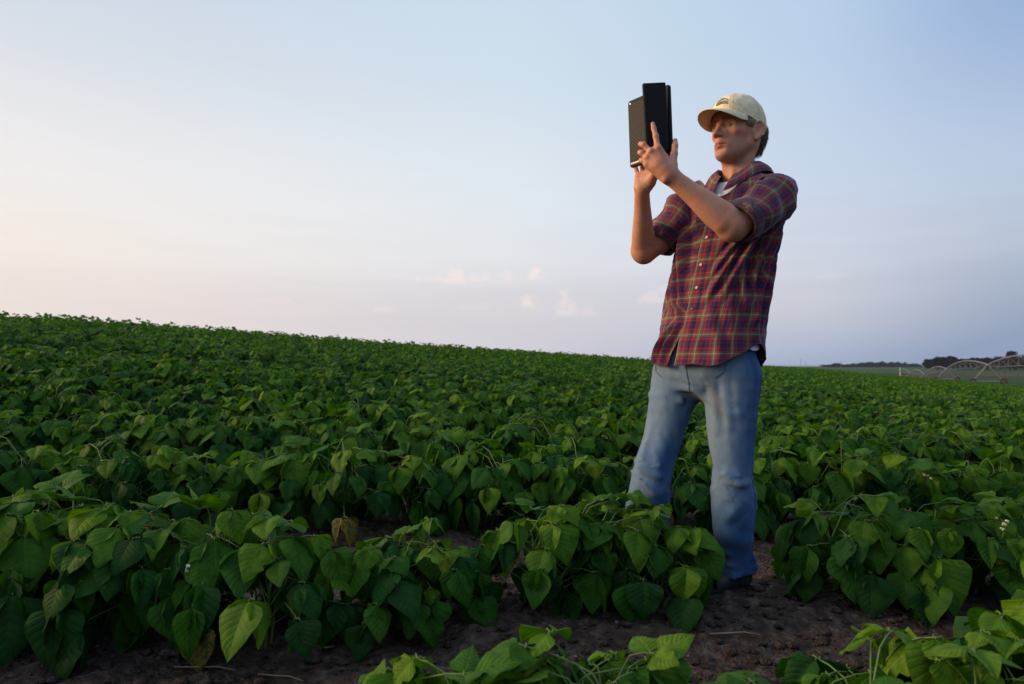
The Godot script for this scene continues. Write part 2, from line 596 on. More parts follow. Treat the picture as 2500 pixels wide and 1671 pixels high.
# ------------------------------------------------------------------ centre-pivot sprinkler
func build_pivot() -> void:
	var galv := mat_of(Color(0.17, 0.18, 0.195), 0.6, 0.4)
	galv.metallic = 0.2
	var rubber := mat_of(Color(0.02, 0.02, 0.02), 0.8)
	var hose := mat_of(Color(0.05, 0.05, 0.055), 0.6)
	var tops := [Vector3(28.0, 1.05, -6.0), Vector3(58.9, 1.25, -70.0), Vector3(83.4, 1.12, -120.0), Vector3(107.9, 0.25, -170.0), Vector3(132.4, -1.55, -220.0), Vector3(156.9, -1.70, -270.0), Vector3(181.4, -1.35, -320.0)]
	tops[0] = Vector3(34.4, 1.35, -20.0)
	var root := thing("center_pivot_sprinkler", "long galvanised sprinkler on wheeled towers with arched pipe spans", "sprinkler", Vector3(83.4, land(83.4, -120.0), -120.0))
	var o := root.position
	var along := Vector3(24.5, 0, -50.0).normalized()
	var across := Vector3(-along.z, 0, along.x)
	for i in range(1, tops.size()):
		var a: Vector3 = tops[i - 1] - o
		var b: Vector3 = tops[i] - o
		var st := begin()
		var pts := []
		var low := []
		var n := 16
		for k in n + 1:
			var f := float(k) / n
			pts.append(a.lerp(b, f) + Vector3.UP * 1.25 * 4.0 * f * (1.0 - f))
		var rr := []
		for k in n + 1:
			rr.append(0.11)
		tube(st, pts, rr, 8)
		var span := put("span", st.commit(), galv, root)
		var rods := begin()
		var prev_l := Vector3.ZERO
		var prev_r := Vector3.ZERO
		for k in range(0, 9):
			var f := k / 8.0
			var top: Vector3 = a.lerp(b, f) + Vector3.UP * 1.25 * 4.0 * f * (1.0 - f)
			var drop := 1.5 * sqrt(maxf(0.0, 1.0 - pow(2.0 * f - 1.0, 2)))
			var l: Vector3 = top - Vector3.UP * drop + across * 0.7 * minf(1.0, drop)
			var q: Vector3 = top - Vector3.UP * drop - across * 0.7 * minf(1.0, drop)
			if k > 0:
				tube(rods, [prev_l, l], [0.024, 0.024], 4)
				tube(rods, [prev_r, q], [0.024, 0.024], 4)
				var ptop: Vector3 = a.lerp(b, (k - 0.5) / 8.0) + Vector3.UP * 1.25 * 4.0 * ((k - 0.5) / 8.0) * (1.0 - (k - 0.5) / 8.0)
				for e in [l, q, prev_l, prev_r]:
					tube(rods, [ptop, e], [0.024, 0.024], 4)
				tube(rods, [l, q], [0.024, 0.024], 4)
			prev_l = l
			prev_r = q
		put("truss", rods.commit(), galv, span)
		for k in range(1, 12):
			var f := k / 12.0
			var top: Vector3 = a.lerp(b, f) + Vector3.UP * 1.25 * 4.0 * f * (1.0 - f)
			var hs := begin()
			var foot := Vector3(top.x, land(top.x + o.x, top.z + o.z) - o.y + 1.1, top.z)
			tube(hs, [top, top.lerp(foot, 0.5) + across * 0.1, foot], [0.03, 0.03, 0.05], 4)
			put("drop_hose", hs.commit(), hose, span)
	for i in range(1, tops.size() - 1):
		var top: Vector3 = tops[i] - o
		var gy := land(tops[i].x, tops[i].z) - o.y + 0.55
		var st := begin()
		var feet := []
		for s in [-1.0, 1.0]:
			var foot: Vector3 = Vector3(top.x, gy, top.z) + across * 2.25 * s
			feet.append(foot)
			tube(st, [top + along * 0.35, foot + Vector3.UP * 0.1], [0.06, 0.06], 5)
			tube(st, [top - along * 0.35, foot + Vector3.UP * 0.1], [0.05, 0.05], 5)
		tube(st, [feet[0] + Vector3.UP * 0.05, feet[1] + Vector3.UP * 0.05], [0.11, 0.11], 6)
		tube(st, [top.lerp(feet[0], 0.5), top.lerp(feet[1], 0.5)], [0.024, 0.024], 4)
		var tower := put("tower", st.commit(), galv, root)
		for s in feet:
			var w := begin()
			var side := across.cross(Vector3.UP)
			var pts := []
			var rr := []
			for k in 17:
				var an := TAU * k / 16.0
				pts.append(s + (across * cos(an) + Vector3.UP * sin(an)) * 0.46)
				rr.append(0.15)
			tube(w, pts, rr, 6)
			put("tyre", w.commit(), rubber, tower)
			w = begin()
			tube(w, [s - side * 0.08, s + side * 0.08], [0.24, 0.24], 12)
			put("rim", w.commit(), hose, tower)
	# the pivot point at the far end
	var e: Vector3 = tops[6] - o
	var pst := begin()
	var gy2 := land(tops[6].x, tops[6].z) - o.y
	tube(pst, [Vector3(e.x, gy2, e.z), Vector3(e.x, e.y + 1.6, e.z)], [0.2, 0.15], 8)
	var white := mat_of(Color(0.55, 0.55, 0.53), 0.6)
	put("pivot_post", pst.commit(), white, root)

func ordinal(n: int) -> String:
	if n % 100 >= 11 and n % 100 <= 13:
		return "%dth" % n
	return "%d%s" % [n, ["th", "st", "nd", "rd", "th", "th", "th", "th", "th", "th"][n % 10]]

# ------------------------------------------------------------------ bean leaves and plants
func leaf_picture() -> Array:
	var n := 160
	var im := Image.create_empty(n, n, false, Image.FORMAT_RGB8)
	var hm := Image.create_empty(n, n, false, Image.FORMAT_RGB8)
	for y in n:
		for x in n:
			var u := (x + 0.5) / n
			var t := (y + 0.5) / n
			var s := absf(u - 0.5) * 2.0
			var mid := exp(-pow(s / 0.045, 2))
			# side veins leave the midrib and arch towards the tip
			var q := (t - s * 0.30 + s * s * 0.05) * 8.0
			var fr := absf(q - roundf(q))
			var side := exp(-pow(fr / 0.075, 2)) * (1.0 - smoothstep(0.75, 1.0, s)) * smoothstep(0.02, 0.12, t)
			var net := noise_fine.get_noise_2d(u * 3.0, t * 3.0)
			var net2 := absf(noise.get_noise_2d(u * 14.0, t * 14.0))
			var patchy := noise.get_noise_2d(u * 2.2 + 9.0, t * 2.2)
			var g := 0.80 + 0.12 * net + 0.16 * patchy - 0.10 * net2
			var vein := maxf(mid, side * 0.55)
			var c := Color(g * 0.92, g, g * 0.85).lerp(Color(1.0, 1.0, 0.82), vein * 0.30)
			im.set_pixel(x, y, c)
			var hgt := clampf(0.55 + 0.3 * sin(fr * PI) - 0.45 * vein + 0.25 * net2 + 0.1 * net, 0, 1)
			hm.set_pixel(x, y, Color(hgt, hgt, hgt))
	return [ImageTexture.create_from_image(im), ImageTexture.create_from_image(hm)]

func sick_picture() -> ImageTexture:
	var n := 96
	var im := Image.create_empty(n, n, false, Image.FORMAT_RGB8)
	for y in n:
		for x in n:
			var a := noise.get_noise_2d(x * 0.06, y * 0.06)
			var b := noise_fine.get_noise_2d(x * 0.02 + 3.0, y * 0.02)
			var c := Color(0.52, 0.47, 0.10).lerp(Color(0.26, 0.34, 0.07), smoothstep(-0.1, 0.35, a))
			c = c.lerp(Color(0.20, 0.11, 0.05), smoothstep(0.25, 0.4, b))
			im.set_pixel(x, y, c)
	return ImageTexture.create_from_image(im)

func make_plant_materials() -> void:
	var tx := leaf_picture()
	# linear base colours of the leaf blades, dark and mature to young and yellowish
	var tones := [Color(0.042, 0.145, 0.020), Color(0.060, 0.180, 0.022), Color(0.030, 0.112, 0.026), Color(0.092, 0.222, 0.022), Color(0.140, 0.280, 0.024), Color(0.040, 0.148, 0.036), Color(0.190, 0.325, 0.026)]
	for c in tones:
		var m := StandardMaterial3D.new()
		m.resource_name = "bean_leaf"
		m.albedo_color = c.linear_to_srgb()
		m.albedo_texture = tx[0]
		m.roughness = 0.60
		m.metallic_specular = 0.26
		m.backlight_enabled = true
		m.backlight = Color(0.80, 0.86, 0.30)
		m.heightmap_enabled = true
		m.heightmap_texture = tx[1]
		m.heightmap_scale = 0.22
		leaf_mats.append(m)
	var sick := StandardMaterial3D.new()
	sick.resource_name = "yellowed_leaf"
	sick.albedo_color = Color(0.85, 0.85, 0.85)
	sick.albedo_texture = sick_picture()
	sick.roughness = 0.7
	sick.backlight_enabled = true
	sick.backlight = Color(0.7, 0.65, 0.3)
	leaf_mats.append(sick)
	mat_stem = mat_of(Color(0.085, 0.150, 0.030), 0.6)
	mat_petal = mat_of(Color(0.55, 0.57, 0.42), 0.7)
	mat_bud = mat_of(Color(0.40, 0.46, 0.16), 0.7)
	for k in 9:
		leaf_meshes.append(leaf_blade(k, 10, 6))
		leaf_meshes_low.append(leaf_blade(k, 4, 2))

# one leaflet, one unit long from its base at the origin to its tip on +z, upper face +y
func leaf_blade(kind: int, rows: int, half: int) -> ArrayMesh:
	var r := RandomNumberGenerator.new()
	r.seed = 900 + kind
	var width := r.randf_range(0.42, 0.54)
	var fold := r.randf_range(0.10, 0.42)
	var curl := r.randf_range(0.15, 0.75)
	var wav := r.randf_range(0.010, 0.035)
	var skew := r.randf_range(-0.10, 0.10)
	var ph := r.randf() * TAU
	if kind == 8:
		fold = 0.75
		curl = 0.3
	var cols := half * 2 if half > 2 else 4
	var grid := []
	var uvs := []
	for i in rows + 1:
		var t := float(i) / rows
		var row := []
		var uvr := []
		var f := pow(maxf(sin(PI * pow(t, 0.56)), 0.0), 0.78) * (1.0 - 0.30 * t * t)
		# the midrib bends down along its length
		var ang := curl * t
		var zc := sin(ang) / maxf(curl, 0.01)
		var yc := -(1.0 - cos(ang)) / maxf(curl, 0.01)
		var up := Vector3(0, cos(ang), sin(ang))
		for j in cols + 1:
			var s := float(j) / cols * 2.0 - 1.0
			var ws := width * f * (1.0 + skew * signf(s))
			# chewed margins on a few blades
			if kind == 7 and s > 0.0:
				ws *= 1.0 - 0.42 * exp(-pow((t - 0.48) / 0.07, 2)) - 0.25 * exp(-pow((t - 0.72) / 0.05, 2))
			elif kind == 4 and s < 0.0:
				ws *= 1.0 - 0.35 * exp(-pow((t - 0.62) / 0.06, 2))
			var x := s * ws * cos(fold)
			var lift := absf(s) * ws * sin(fold) - s * s * ws * 0.28 + wav * sin(t * 15.0 + ph + s * 2.0) * s * s + 0.010 * sin(t * 26.0 - absf(s) * 6.0) * absf(s)
			row.append(Vector3(x, yc, zc) + up * lift)
			uvr.append(Vector2(0.5 + 0.5 * s, t))
		grid.append(row)
		uvs.append(uvr)
	return sheet(grid, uvs)

# everything about one plant: petioles (a list of curves) and leaflets (mesh, material, place)
func plan_plant(sd: int, height: float, wide: float, count: int, sickly := 0) -> Dictionary:
	var r := RandomNumberGenerator.new()
	r.seed = sd
	var leaves := []
	var stems := []
	var nodes := []
	var main := r.randi_range(3, 4)
	for k in main:
		var a := TAU * k / main + r.randf_range(-0.4, 0.4)
		var lean := r.randf_range(0.03, 0.10)
		var e := Vector3(cos(a) * lean * 1.6, height * r.randf_range(0.5, 0.75), sin(a) * lean)
		stems.append([Vector3(cos(a) * 0.012, -0.03, sin(a) * 0.012), Vector3(e.x * 0.4, e.y * 0.5, e.z * 0.4), e, 0.0042])
		nodes.append(e)
	for k in count:
		var f := (k + 0.5) / count
		var a := k * 2.39996 + r.randf_range(-0.5, 0.5)
		# low leaves hang round the skirt, high ones roof the plant over
		var ring := sqrt(1.0 - pow(f, 1.35)) * r.randf_range(0.75, 1.08)
		var p := Vector3(cos(a) * wide * 1.15 * ring, height * lerpf(0.20, 1.0, pow(f, 0.66)) * r.randf_range(0.9, 1.08), sin(a) * wide * ring)
		if k >= count - 2:
			p = Vector3(r.randf_range(-0.5, 0.5) * wide, height * r.randf_range(1.0, 1.16), r.randf_range(-0.4, 0.4) * wide)
		var nd: Vector3 = nodes[r.randi() % nodes.size()]
		var from := Vector3(nd.x * f, nd.y * (0.15 + 0.85 * f), nd.z * f)
		var mid := from.lerp(p, 0.55) + Vector3(0, 0.045, 0)
		stems.append([from, mid, p, 0.0019])
		var out := Vector3(p.x, 0, p.z)
		out = (out.normalized() if out.length() > 0.02 else Vector3(cos(a), 0, sin(a))).rotated(Vector3.UP, r.randf_range(-0.7, 0.7))
		var top := clampf((p.y / height - 0.55) / 0.5, 0.0, 1.0)
		var droop := lerpf(r.randf_range(0.85, 1.5), r.randf_range(-0.05, 1.0), top)
		var size := lerpf(0.138, 0.108, f) * r.randf_range(0.68, 1.24)
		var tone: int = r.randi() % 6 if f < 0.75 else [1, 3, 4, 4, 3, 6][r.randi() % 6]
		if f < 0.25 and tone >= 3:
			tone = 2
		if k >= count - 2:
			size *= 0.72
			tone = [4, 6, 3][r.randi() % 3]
		var young := k == count - 1 and r.randf() < 0.5
		for q in [0, -1, 1]:
			var yaw: float = q * r.randf_range(1.15, 1.7)
			var dd := droop * r.randf_range(0.85, 1.1) + absf(q) * 0.10
			if young:
				dd = r.randf_range(-0.9, -0.2)
			var dir: Vector3 = out.rotated(Vector3.UP, yaw)
			var z: Vector3 = (dir * cos(dd) + Vector3.DOWN * sin(dd)).normalized()
			var x: Vector3 = Vector3.UP.cross(z)
			x = x.normalized() if x.length() > 0.05 else dir.cross(Vector3.UP).normalized()
			var y: Vector3 = z.cross(x)
			var roll: float = r.randf_range(-0.45, 0.45) + q * -0.25
			var b := Basis(x, y, z).rotated(z, roll)
			var base: Vector3 = p + (out * 0.018 if q == 0 else dir * 0.008)
			var sz := size * (1.08 if q == 0 else r.randf_range(0.85, 1.0))
			stems.append([p, p.lerp(base, 0.5) + Vector3(0, 0.002, 0), base, 0.0015])
			var mt := tone
			if sickly > 0 and k < sickly:
				mt = 7
				sz *= 0.78
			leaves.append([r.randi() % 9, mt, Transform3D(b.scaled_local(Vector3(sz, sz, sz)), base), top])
	return {"leaves": leaves, "stems": stems}

func stem_mesh(stems: Array, sides := 5) -> ArrayMesh:
	var st := begin()
	for s in stems:
		var a: Vector3 = s[0]
		var m: Vector3 = s[1]
		var b: Vector3 = s[2]
		var w: float = s[3]
		if sides <= 3:
			tube(st, [a, m, b], [w * 1.2, w, w * 0.8], 3)
		else:
			tube(st, [a, a.lerp(m, 0.6), m, m.lerp(b, 0.6) + Vector3(0, 0.004, 0), b], [w * 1.25, w * 1.1, w, w * 0.9, w * 0.75], sides)
	return st.commit()

func leaf_aabb_pose(t: Transform3D) -> Transform3D:
	return t

# a plant whose every leaflet is a piece of its own
func plant_in_leaves(root: Node3D, plan: Dictionary) -> void:
	put("stem", stem_mesh(plan.stems), mat_stem, root)
	for l in plan.leaves:
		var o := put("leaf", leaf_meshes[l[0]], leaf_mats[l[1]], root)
		o.transform = l[2]
		if l[1] == 7:
			o.set_meta("label", "yellowed leaf with brown spots")

# the same plant with its foliage as one mesh
func joined_foliage(plan: Dictionary, low: bool, with_stems := false) -> ArrayMesh:
	var tools := {}
	for l in plan.leaves:
		if not tools.has(l[1]):
			tools[l[1]] = begin()
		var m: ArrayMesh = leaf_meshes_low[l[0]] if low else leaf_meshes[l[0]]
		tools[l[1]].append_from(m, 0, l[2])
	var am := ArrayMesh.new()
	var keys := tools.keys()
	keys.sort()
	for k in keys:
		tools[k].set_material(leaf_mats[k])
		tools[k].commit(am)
	if with_stems:
		var st := begin()
		st.append_from(stem_mesh(plan.stems, 3), 0, Transform3D())
		st.set_material(mat_stem)
		st.commit(am)
	return am

func flower_cluster(root: Node3D, at: Vector3, sd: int) -> void:
	var r := RandomNumberGenerator.new()
	r.seed = sd
	var stalk := begin()
	tube(stalk, [at + Vector3(0, -0.05, 0), at + Vector3(0.004, -0.02, 0.004), at + Vector3(0, 0.012, 0)], [0.0016, 0.0014, 0.001], 5)
	var petals := begin()
	var buds := begin()
	for k in 6:
		var a := r.randf() * TAU
		var p := at + Vector3(cos(a) * 0.012, r.randf_range(-0.018, 0.016), sin(a) * 0.012)
		if k < 3:
			var wing := Vector3(cos(a + 1.57), 0.3, sin(a + 1.57)).normalized()
			var outd := Vector3(cos(a), -0.2, sin(a)).normalized()
			for s in [-1.0, 1.0]:
				tube(petals, [p, p + outd * 0.006 + wing * 0.004 * s, p + outd * 0.011 + wing * 0.003 * s + Vector3(0, 0.003, 0)], [0.0015, 0.0045, 0.0012], 6)
			tube(petals, [p, p + outd * 0.006, p + outd * 0.012 + Vector3(0, -0.003, 0)], [0.0015, 0.0035, 0.001], 6)
		else:
			tube(buds, [p, p + Vector3(cos(a) * 0.004, 0.002, sin(a) * 0.004), p + Vector3(cos(a) * 0.009, 0.003, sin(a) * 0.009)], [0.0015, 0.0034, 0.0012], 6)
	var fl := put("flower", petals.commit(), mat_petal, root)
	put("bud", buds.commit(), mat_bud, fl)
	put("stalk", stalk.commit(), mat_stem, fl)

func row_z(row: int, x: float) -> float:
	return -(1.28 + row * ROW_GAP + ROW_SKEW * x)

func build_bean_plants() -> void:
	var r := RandomNumberGenerator.new()
	r.seed = 4242
	var protos := []
	var joined := []
	var jstems := []
	for k in 12:
		var plan := plan_plant(3000 + k * 17, 0.345, 0.215, 26, [0, 1, 0, 2, 0, 1, 0, 1, 0, 2, 0, 1][k])
		protos.append(plan)
		joined.append(joined_foliage(plan, false))
		jstems.append(stem_mesh(plan.stems, 3))
	var row_words := ["bottommost row", "row before him", "first row behind", "second row behind", "third row behind", "fourth row behind", "fifth row behind", "sixth row behind", "seventh row behind", "eighth row behind"]
	var total := 0
	for row in 10:
		var d0 := 1.28 + row * ROW_GAP
		var reach := d0 * 0.79 + 0.35
		var xs := []
		var step := 0.235
		var x := -reach
		while x < reach:
			xs.append(x + r.randf_range(-0.05, 0.05))
			x += step * r.randf_range(0.88, 1.12)
		# the gaps the photograph shows in the two front rows
		if row == 0:
			xs = [-0.13, -0.02, 0.09, 0.20, 0.36, 0.47, 0.59, 0.71, 0.83, 0.96]
		elif row == 1:
			xs = [-2.02, -1.84, -1.66, -1.47, -1.27, -1.08, -0.90, -0.73, -0.37, -0.27, 0.10, 0.24, 0.38, 0.50, 1.20, 1.32, 1.46, 1.62, 1.80, 1.98, 2.16]
		var left_n := 0
		for q in xs:
			if q < 0.8:
				left_n += 1
		for i in xs.size():
			if total >= 300:
				break
			var px: float = xs[i]
			var pz := row_z(row, px) + r.randf_range(-0.05, 0.05)
			if Vector2(px - (MAN_AT.x + 0.03), pz - MAN_AT.z).length() < 0.26 or Vector2(px - 0.50, pz + 2.66).length() < 0.24:
				continue
			if row == 1 and px < 0.0:
				pz += 0.10 + 0.10 * smoothstep(-1.3, -0.7, px) * smoothstep(-0.3, -0.6, px)
			elif row == 0:
				pz += 0.07
			var sc := r.randf_range(0.88, 1.12)
			if row == 0:
				sc = [0.84, 0.72, 0.90, 0.80, 0.58, 0.64, 0.78, 0.88, 0.94, 0.98][i]
			elif row == 1:
				sc = 1.08 if px < -0.9 else (1.0 if px < -0.6 else (0.82 if px < 0.0 else r.randf_range(0.9, 1.0)))
			var label := ""
			var group := "bean plants in the near rows" if row < 6 else "bean plants in the far rows"
			if true:
				var n := left_n - i if px < 0.8 else i - left_n + 1
				var side := "left" if px < 0.8 else "right"
				var size_word := "low" if sc < 0.86 else ("tall" if sc > 1.06 else "leafy")
				var nth := "nearest" if n == 1 else (ordinal(n))
				label = "%s bean plant, %s %s of the man in the %s" % [size_word, nth, side, row_words[row]]
			var t := thing("bean_plant", label, "bean plant", Vector3(px, soil(px, pz) - 0.01, pz), group)
			t.rotation.y = r.randf() * TAU
			var wide := 0.9 if row == 0 else sc
			t.scale = Vector3(wide, sc * r.randf_range(0.94, 1.06), wide)
			var k := (total * 7 + row * 3) % 12
			if row == 1 and px > -0.4 and k % 2 == 1:
				k = (k + 1) % 12
			if row <= 4:
				plant_in_leaves(t, protos[k])
				if r.randf() < (0.4 if row < 3 else 0.25):
					for f in 1:
						var a := r.randf() * TAU
						flower_cluster(t, Vector3(cos(a) * 0.17, r.randf_range(0.16, 0.34), sin(a) * 0.17), total * 5 + f)
			else:
				put("stem", jstems[k], mat_stem, t)
				var fo := put("foliage", joined[k], null, t)
				fo.set_meta("kind", "stuff")
			total += 1
	print("bean plants: ", total)

func build_field_mass() -> void:
	var r := RandomNumberGenerator.new()
	r.seed = 777
	# plants beyond the counted ones; their rows close into one canopy
	var kinds := 5
	var near_meshes := []
	var far_meshes := []
	for k in kinds:
		near_meshes.append(joined_foliage(plan_plant(5000 + k * 31, 0.36, 0.29, 20), true, true))
		far_meshes.append(joined_foliage(plan_plant(6000 + k * 31, 0.36, 0.36, 18), true, false))
	var near_at := []
	var far_at := []
	for k in kinds:
		near_at.append([])
		far_at.append([])
	var row := 0
	while row < 90:
		var d0 := 1.28 + row * ROW_GAP
		var reach := d0 * 1.12 + 4.5
		var x := -reach
		var far := d0 > 17.0
		while x < reach:
			var z := row_z(row, x) + r.randf_range(-0.14, 0.14) * (1.0 if row > 9 else 0.4)
			var t := x / maxf(-z, 0.1)
			var dc := crest_distance(t) * 1.12 + 3.0
			var keep := _past_counted(row, x)
			if keep and -z < dc and (t < 1.4 or -z < 75.0):
				var s := r.randf_range(0.85, 1.2) * (1.0 if not far else 1.1)
				var b := Basis(Vector3.UP, r.randf() * TAU).scaled(Vector3(s, s * r.randf_range(0.8, 1.15), s))
				var k := r.randi() % kinds
				(far_at if far else near_at)[k].append(Transform3D(b, Vector3(x, soil(x, z) - 0.01, z)))
			x += (0.25 if not far else 0.30) * r.randf_range(0.8, 1.2)
		# from some way off the alleys close over
		if row > 7:
			x = -reach
			while x < reach:
				var z := row_z(row, x) - ROW_GAP * 0.5 + r.randf_range(-0.2, 0.2)
				var t := x / maxf(-z, 0.1)
				if -z < crest_distance(t) * 1.12 + 3.0 and -z > 9.0 and -z < 80.0:
					var s := r.randf_range(0.72, 1.0)
					var b := Basis(Vector3.UP, r.randf() * TAU).scaled(Vector3(s, s * 0.9, s))
					var k := r.randi() % kinds
					(far_at if far else near_at)[k].append(Transform3D(b, Vector3(x, soil(x, z) - 0.01, z)))
				x += 0.34 * r.randf_range(0.8, 1.25)
		row += 1
	var root := Node3D.new()
	root.name = "bean_field_canopy"
	add_child(root)
	tag(root, "dense green bean canopy closing over the rows up to the crest", "bean field", "", "stuff")
	var sum := 0
	for k in kinds:
		for set_ in [[near_at[k], near_meshes[k]], [far_at[k], far_meshes[k]]]:
			var mm := MultiMesh.new()
			mm.transform_format = MultiMesh.TRANSFORM_3D
			mm.mesh = set_[1]
			mm.instance_count = set_[0].size()
			for i in set_[0].size():
				mm.set_instance_transform(i, set_[0][i])
			sum += set_[0].size()
			var o := MultiMeshInstance3D.new()
			o.name = "foliage"
			o.multimesh = mm
			o.set_meta("kind", "stuff")
			root.add_child(o, true)
	print("field plants: ", sum)

var counted_rows := 10
func _past_counted(row: int, x: float) -> bool:
	if row >= counted_rows:
		return true
	# beyond the frame's edges the near rows go on
	if row == 0:
		return x > 1.15 or x < -1.3
	if row == 1:
		return absf(x) > 2.3
	return absf(x) > (1.28 + row * ROW_GAP) * 0.79 + 0.5

# ------------------------------------------------------------------ smooth bodies: joined tapered limbs meshed as surface nets
class Blob:
	var kind := PackedInt32Array()
	var pa := PackedVector3Array()
	var pb := PackedVector3Array()
	var ra := PackedFloat32Array()
	var rb := PackedFloat32Array()
	var kk := PackedFloat32Array()
	var sub := PackedByteArray()
	var inv: Array[Basis] = []
	var bc := PackedVector3Array()
	var br := PackedFloat32Array()
	var place := Transform3D()
	var size := 1.0
	var after: Callable
	var reach := 0.02
	var verts := PackedVector3Array()
	var norms := PackedVector3Array()
	var index := PackedInt32Array()

	func cap(a: Vector3, b: Vector3, r0: float, r1: float, k := 0.01, minus := false) -> void:
		a = place * a
		b = place * b
		kind.append(0)
		pa.append(a)
		pb.append(b)
		ra.append(r0 * size)
		rb.append(r1 * size)
		kk.append(k * size)
		sub.append(1 if minus else 0)
		inv.append(Basis())
		bc.append((a + b) * 0.5)
		br.append((b - a).length() * 0.5 + maxf(r0, r1) * size + k * size)

	func chain(pts: Array, rs: Array, k := 0.01) -> void:
		for i in pts.size() - 1:
			cap(pts[i], pts[i + 1], rs[i], rs[i + 1], k)

	# the same through a smooth curve, for limbs
	func limb(pts: Array, rs: Array, k := 0.003) -> void:
		var p := []
		var r := []
		for i in pts.size() - 1:
			for q in 5:
				var t := q / 5.0
				var i0 := maxi(i - 1, 0)
				var i3 := mini(i + 2, pts.size() - 1)
				p.append((pts[i] as Vector3).cubic_interpolate(pts[i + 1], pts[i0], pts[i3], t))
				r.append(cubic_interpolate(rs[i], rs[i + 1], rs[i0], rs[i3], t))
		p.append(pts[-1])
		r.append(rs[-1])
		chain(p, r, k)

	func ell(c: Vector3, r: Vector3, k := 0.01, turn := Basis(), minus := false) -> void:
		kind.append(1)
		pa.append(place * c)
		pb.append(r * size)
		ra.append(0.0)
		rb.append(0.0)
		kk.append(k * size)
		sub.append(1 if minus else 0)
		inv.append((place.basis.orthonormalized() * turn).transposed())
		bc.append(place * c)
		br.append(maxf(r.x, maxf(r.y, r.z)) * size + k * size)

	func value(p: Vector3, ids: PackedInt32Array) -> float:
		var d: float = 1.0
		for i in ids:
			var e: float
			if kind[i] == 0:
				var a := pa[i]
				var ba := pb[i] - a
				var q := p - a
				var h := clampf(q.dot(ba) / maxf(ba.length_squared(), 1e-9), 0.0, 1.0)
				e = (q - ba * h).length() - lerpf(ra[i], rb[i], h)
			else:
				var q := inv[i] * (p - pa[i])
				var r := pb[i]
				var q1 := q / r
				var k0 := q1.length()
				var k1 := (q1 / r).length()
				e = k0 * (k0 - 1.0) / k1 if k1 > 1e-6 else -minf(r.x, minf(r.y, r.z))
			var k := kk[i]
			if sub[i]:
				var h2 := clampf(0.5 - 0.5 * (d + e) / k, 0.0, 1.0)
				d = lerpf(d, -e, h2) + k * h2 * (1.0 - h2)
			else:
				var h3 := clampf(0.5 + 0.5 * (e - d) / k, 0.0, 1.0)
				d = lerpf(e, d, h3) - k * h3 * (1.0 - h3)
		if after.is_valid():
			d = after.call(p, d)
		return d

	func net(lo: Vector3, hi: Vector3, cell: float) -> void:
		const B := 5
		var nb := Vector3i(((hi - lo) / (cell * B)).ceil())
		var n := nb * B + Vector3i.ONE
		var nx := n.x
		var nxy := n.x * n.y
		var val := PackedFloat32Array()
		val.resize(nx * n.y * n.z)
		val.fill(99.0)
		var cellv := PackedInt32Array()
		cellv.resize(val.size())
		cellv.fill(-1)
		var active: Array[Vector3i] = []
		var rad := cell * B * 0.87
		for bz in nb.z:
			for by in nb.y:
				for bx in nb.x:
					var c := lo + (Vector3(bx, by, bz) + Vector3(0.5, 0.5, 0.5)) * cell * B
					var ids := PackedInt32Array()
					var adds := 0
					for i in kind.size():
						if c.distance_to(bc[i]) < br[i] + rad + reach:
							ids.append(i)
							adds += 1 - sub[i]
					if adds == 0:
						continue
					if absf(value(c, ids)) > rad * 1.35 + reach:
						continue
					active.append(Vector3i(bx, by, bz))
					for z in range(bz * B, bz * B + B + 1):
						for y in range(by * B, by * B + B + 1):
							var at := bx * B + nx * y + nxy * z
							for x in range(bx * B, bx * B + B + 1):
								if val[at] > 98.0:
									val[at] = value(lo + Vector3(x, y, z) * cell, ids)
								at += 1
		var offs := [0, 1, nx, nx + 1, nxy, nxy + 1, nxy + nx, nxy + nx + 1]
		var edges := [[0, 1], [2, 3], [4, 5], [6, 7], [0, 2], [1, 3], [4, 6], [5, 7], [0, 4], [1, 5], [2, 6], [3, 7]]
		var corner := []
		for i in 8:
			corner.append(Vector3(i & 1, (i >> 1) & 1, (i >> 2) & 1))
		var first := verts.size()
		var v8 := PackedFloat32Array()
		v8.resize(8)
		for b in active:
			for z in range(b.z * B, b.z * B + B):
				for y in range(b.y * B, b.y * B + B):
					for x in range(b.x * B, b.x * B + B):
						var at := x + nx * y + nxy * z
						var neg := 0
						for i in 8:
							var q := val[at + offs[i]]
							v8[i] = q
							if q < 0.0:
								neg += 1
						if neg == 0 or neg == 8:
							continue
						var sum := Vector3.ZERO
						var m := 0
						for e in edges:
							var a: float = v8[e[0]]
							var c: float = v8[e[1]]
							if (a < 0.0) != (c < 0.0):
								sum += corner[e[0]].lerp(corner[e[1]], a / (a - c))
								m += 1
						cellv[at] = verts.size()
						verts.append(lo + (Vector3(x, y, z) + sum / m) * cell)
						var g := Vector3(v8[1] + v8[3] + v8[5] + v8[7] - v8[0] - v8[2] - v8[4] - v8[6], v8[2] + v8[3] + v8[6] + v8[7] - v8[0] - v8[1] - v8[4] - v8[5], v8[4] + v8[5] + v8[6] + v8[7] - v8[0] - v8[1] - v8[2] - v8[3])
						norms.append(g.normalized())
		var step := [1, nx, nxy]
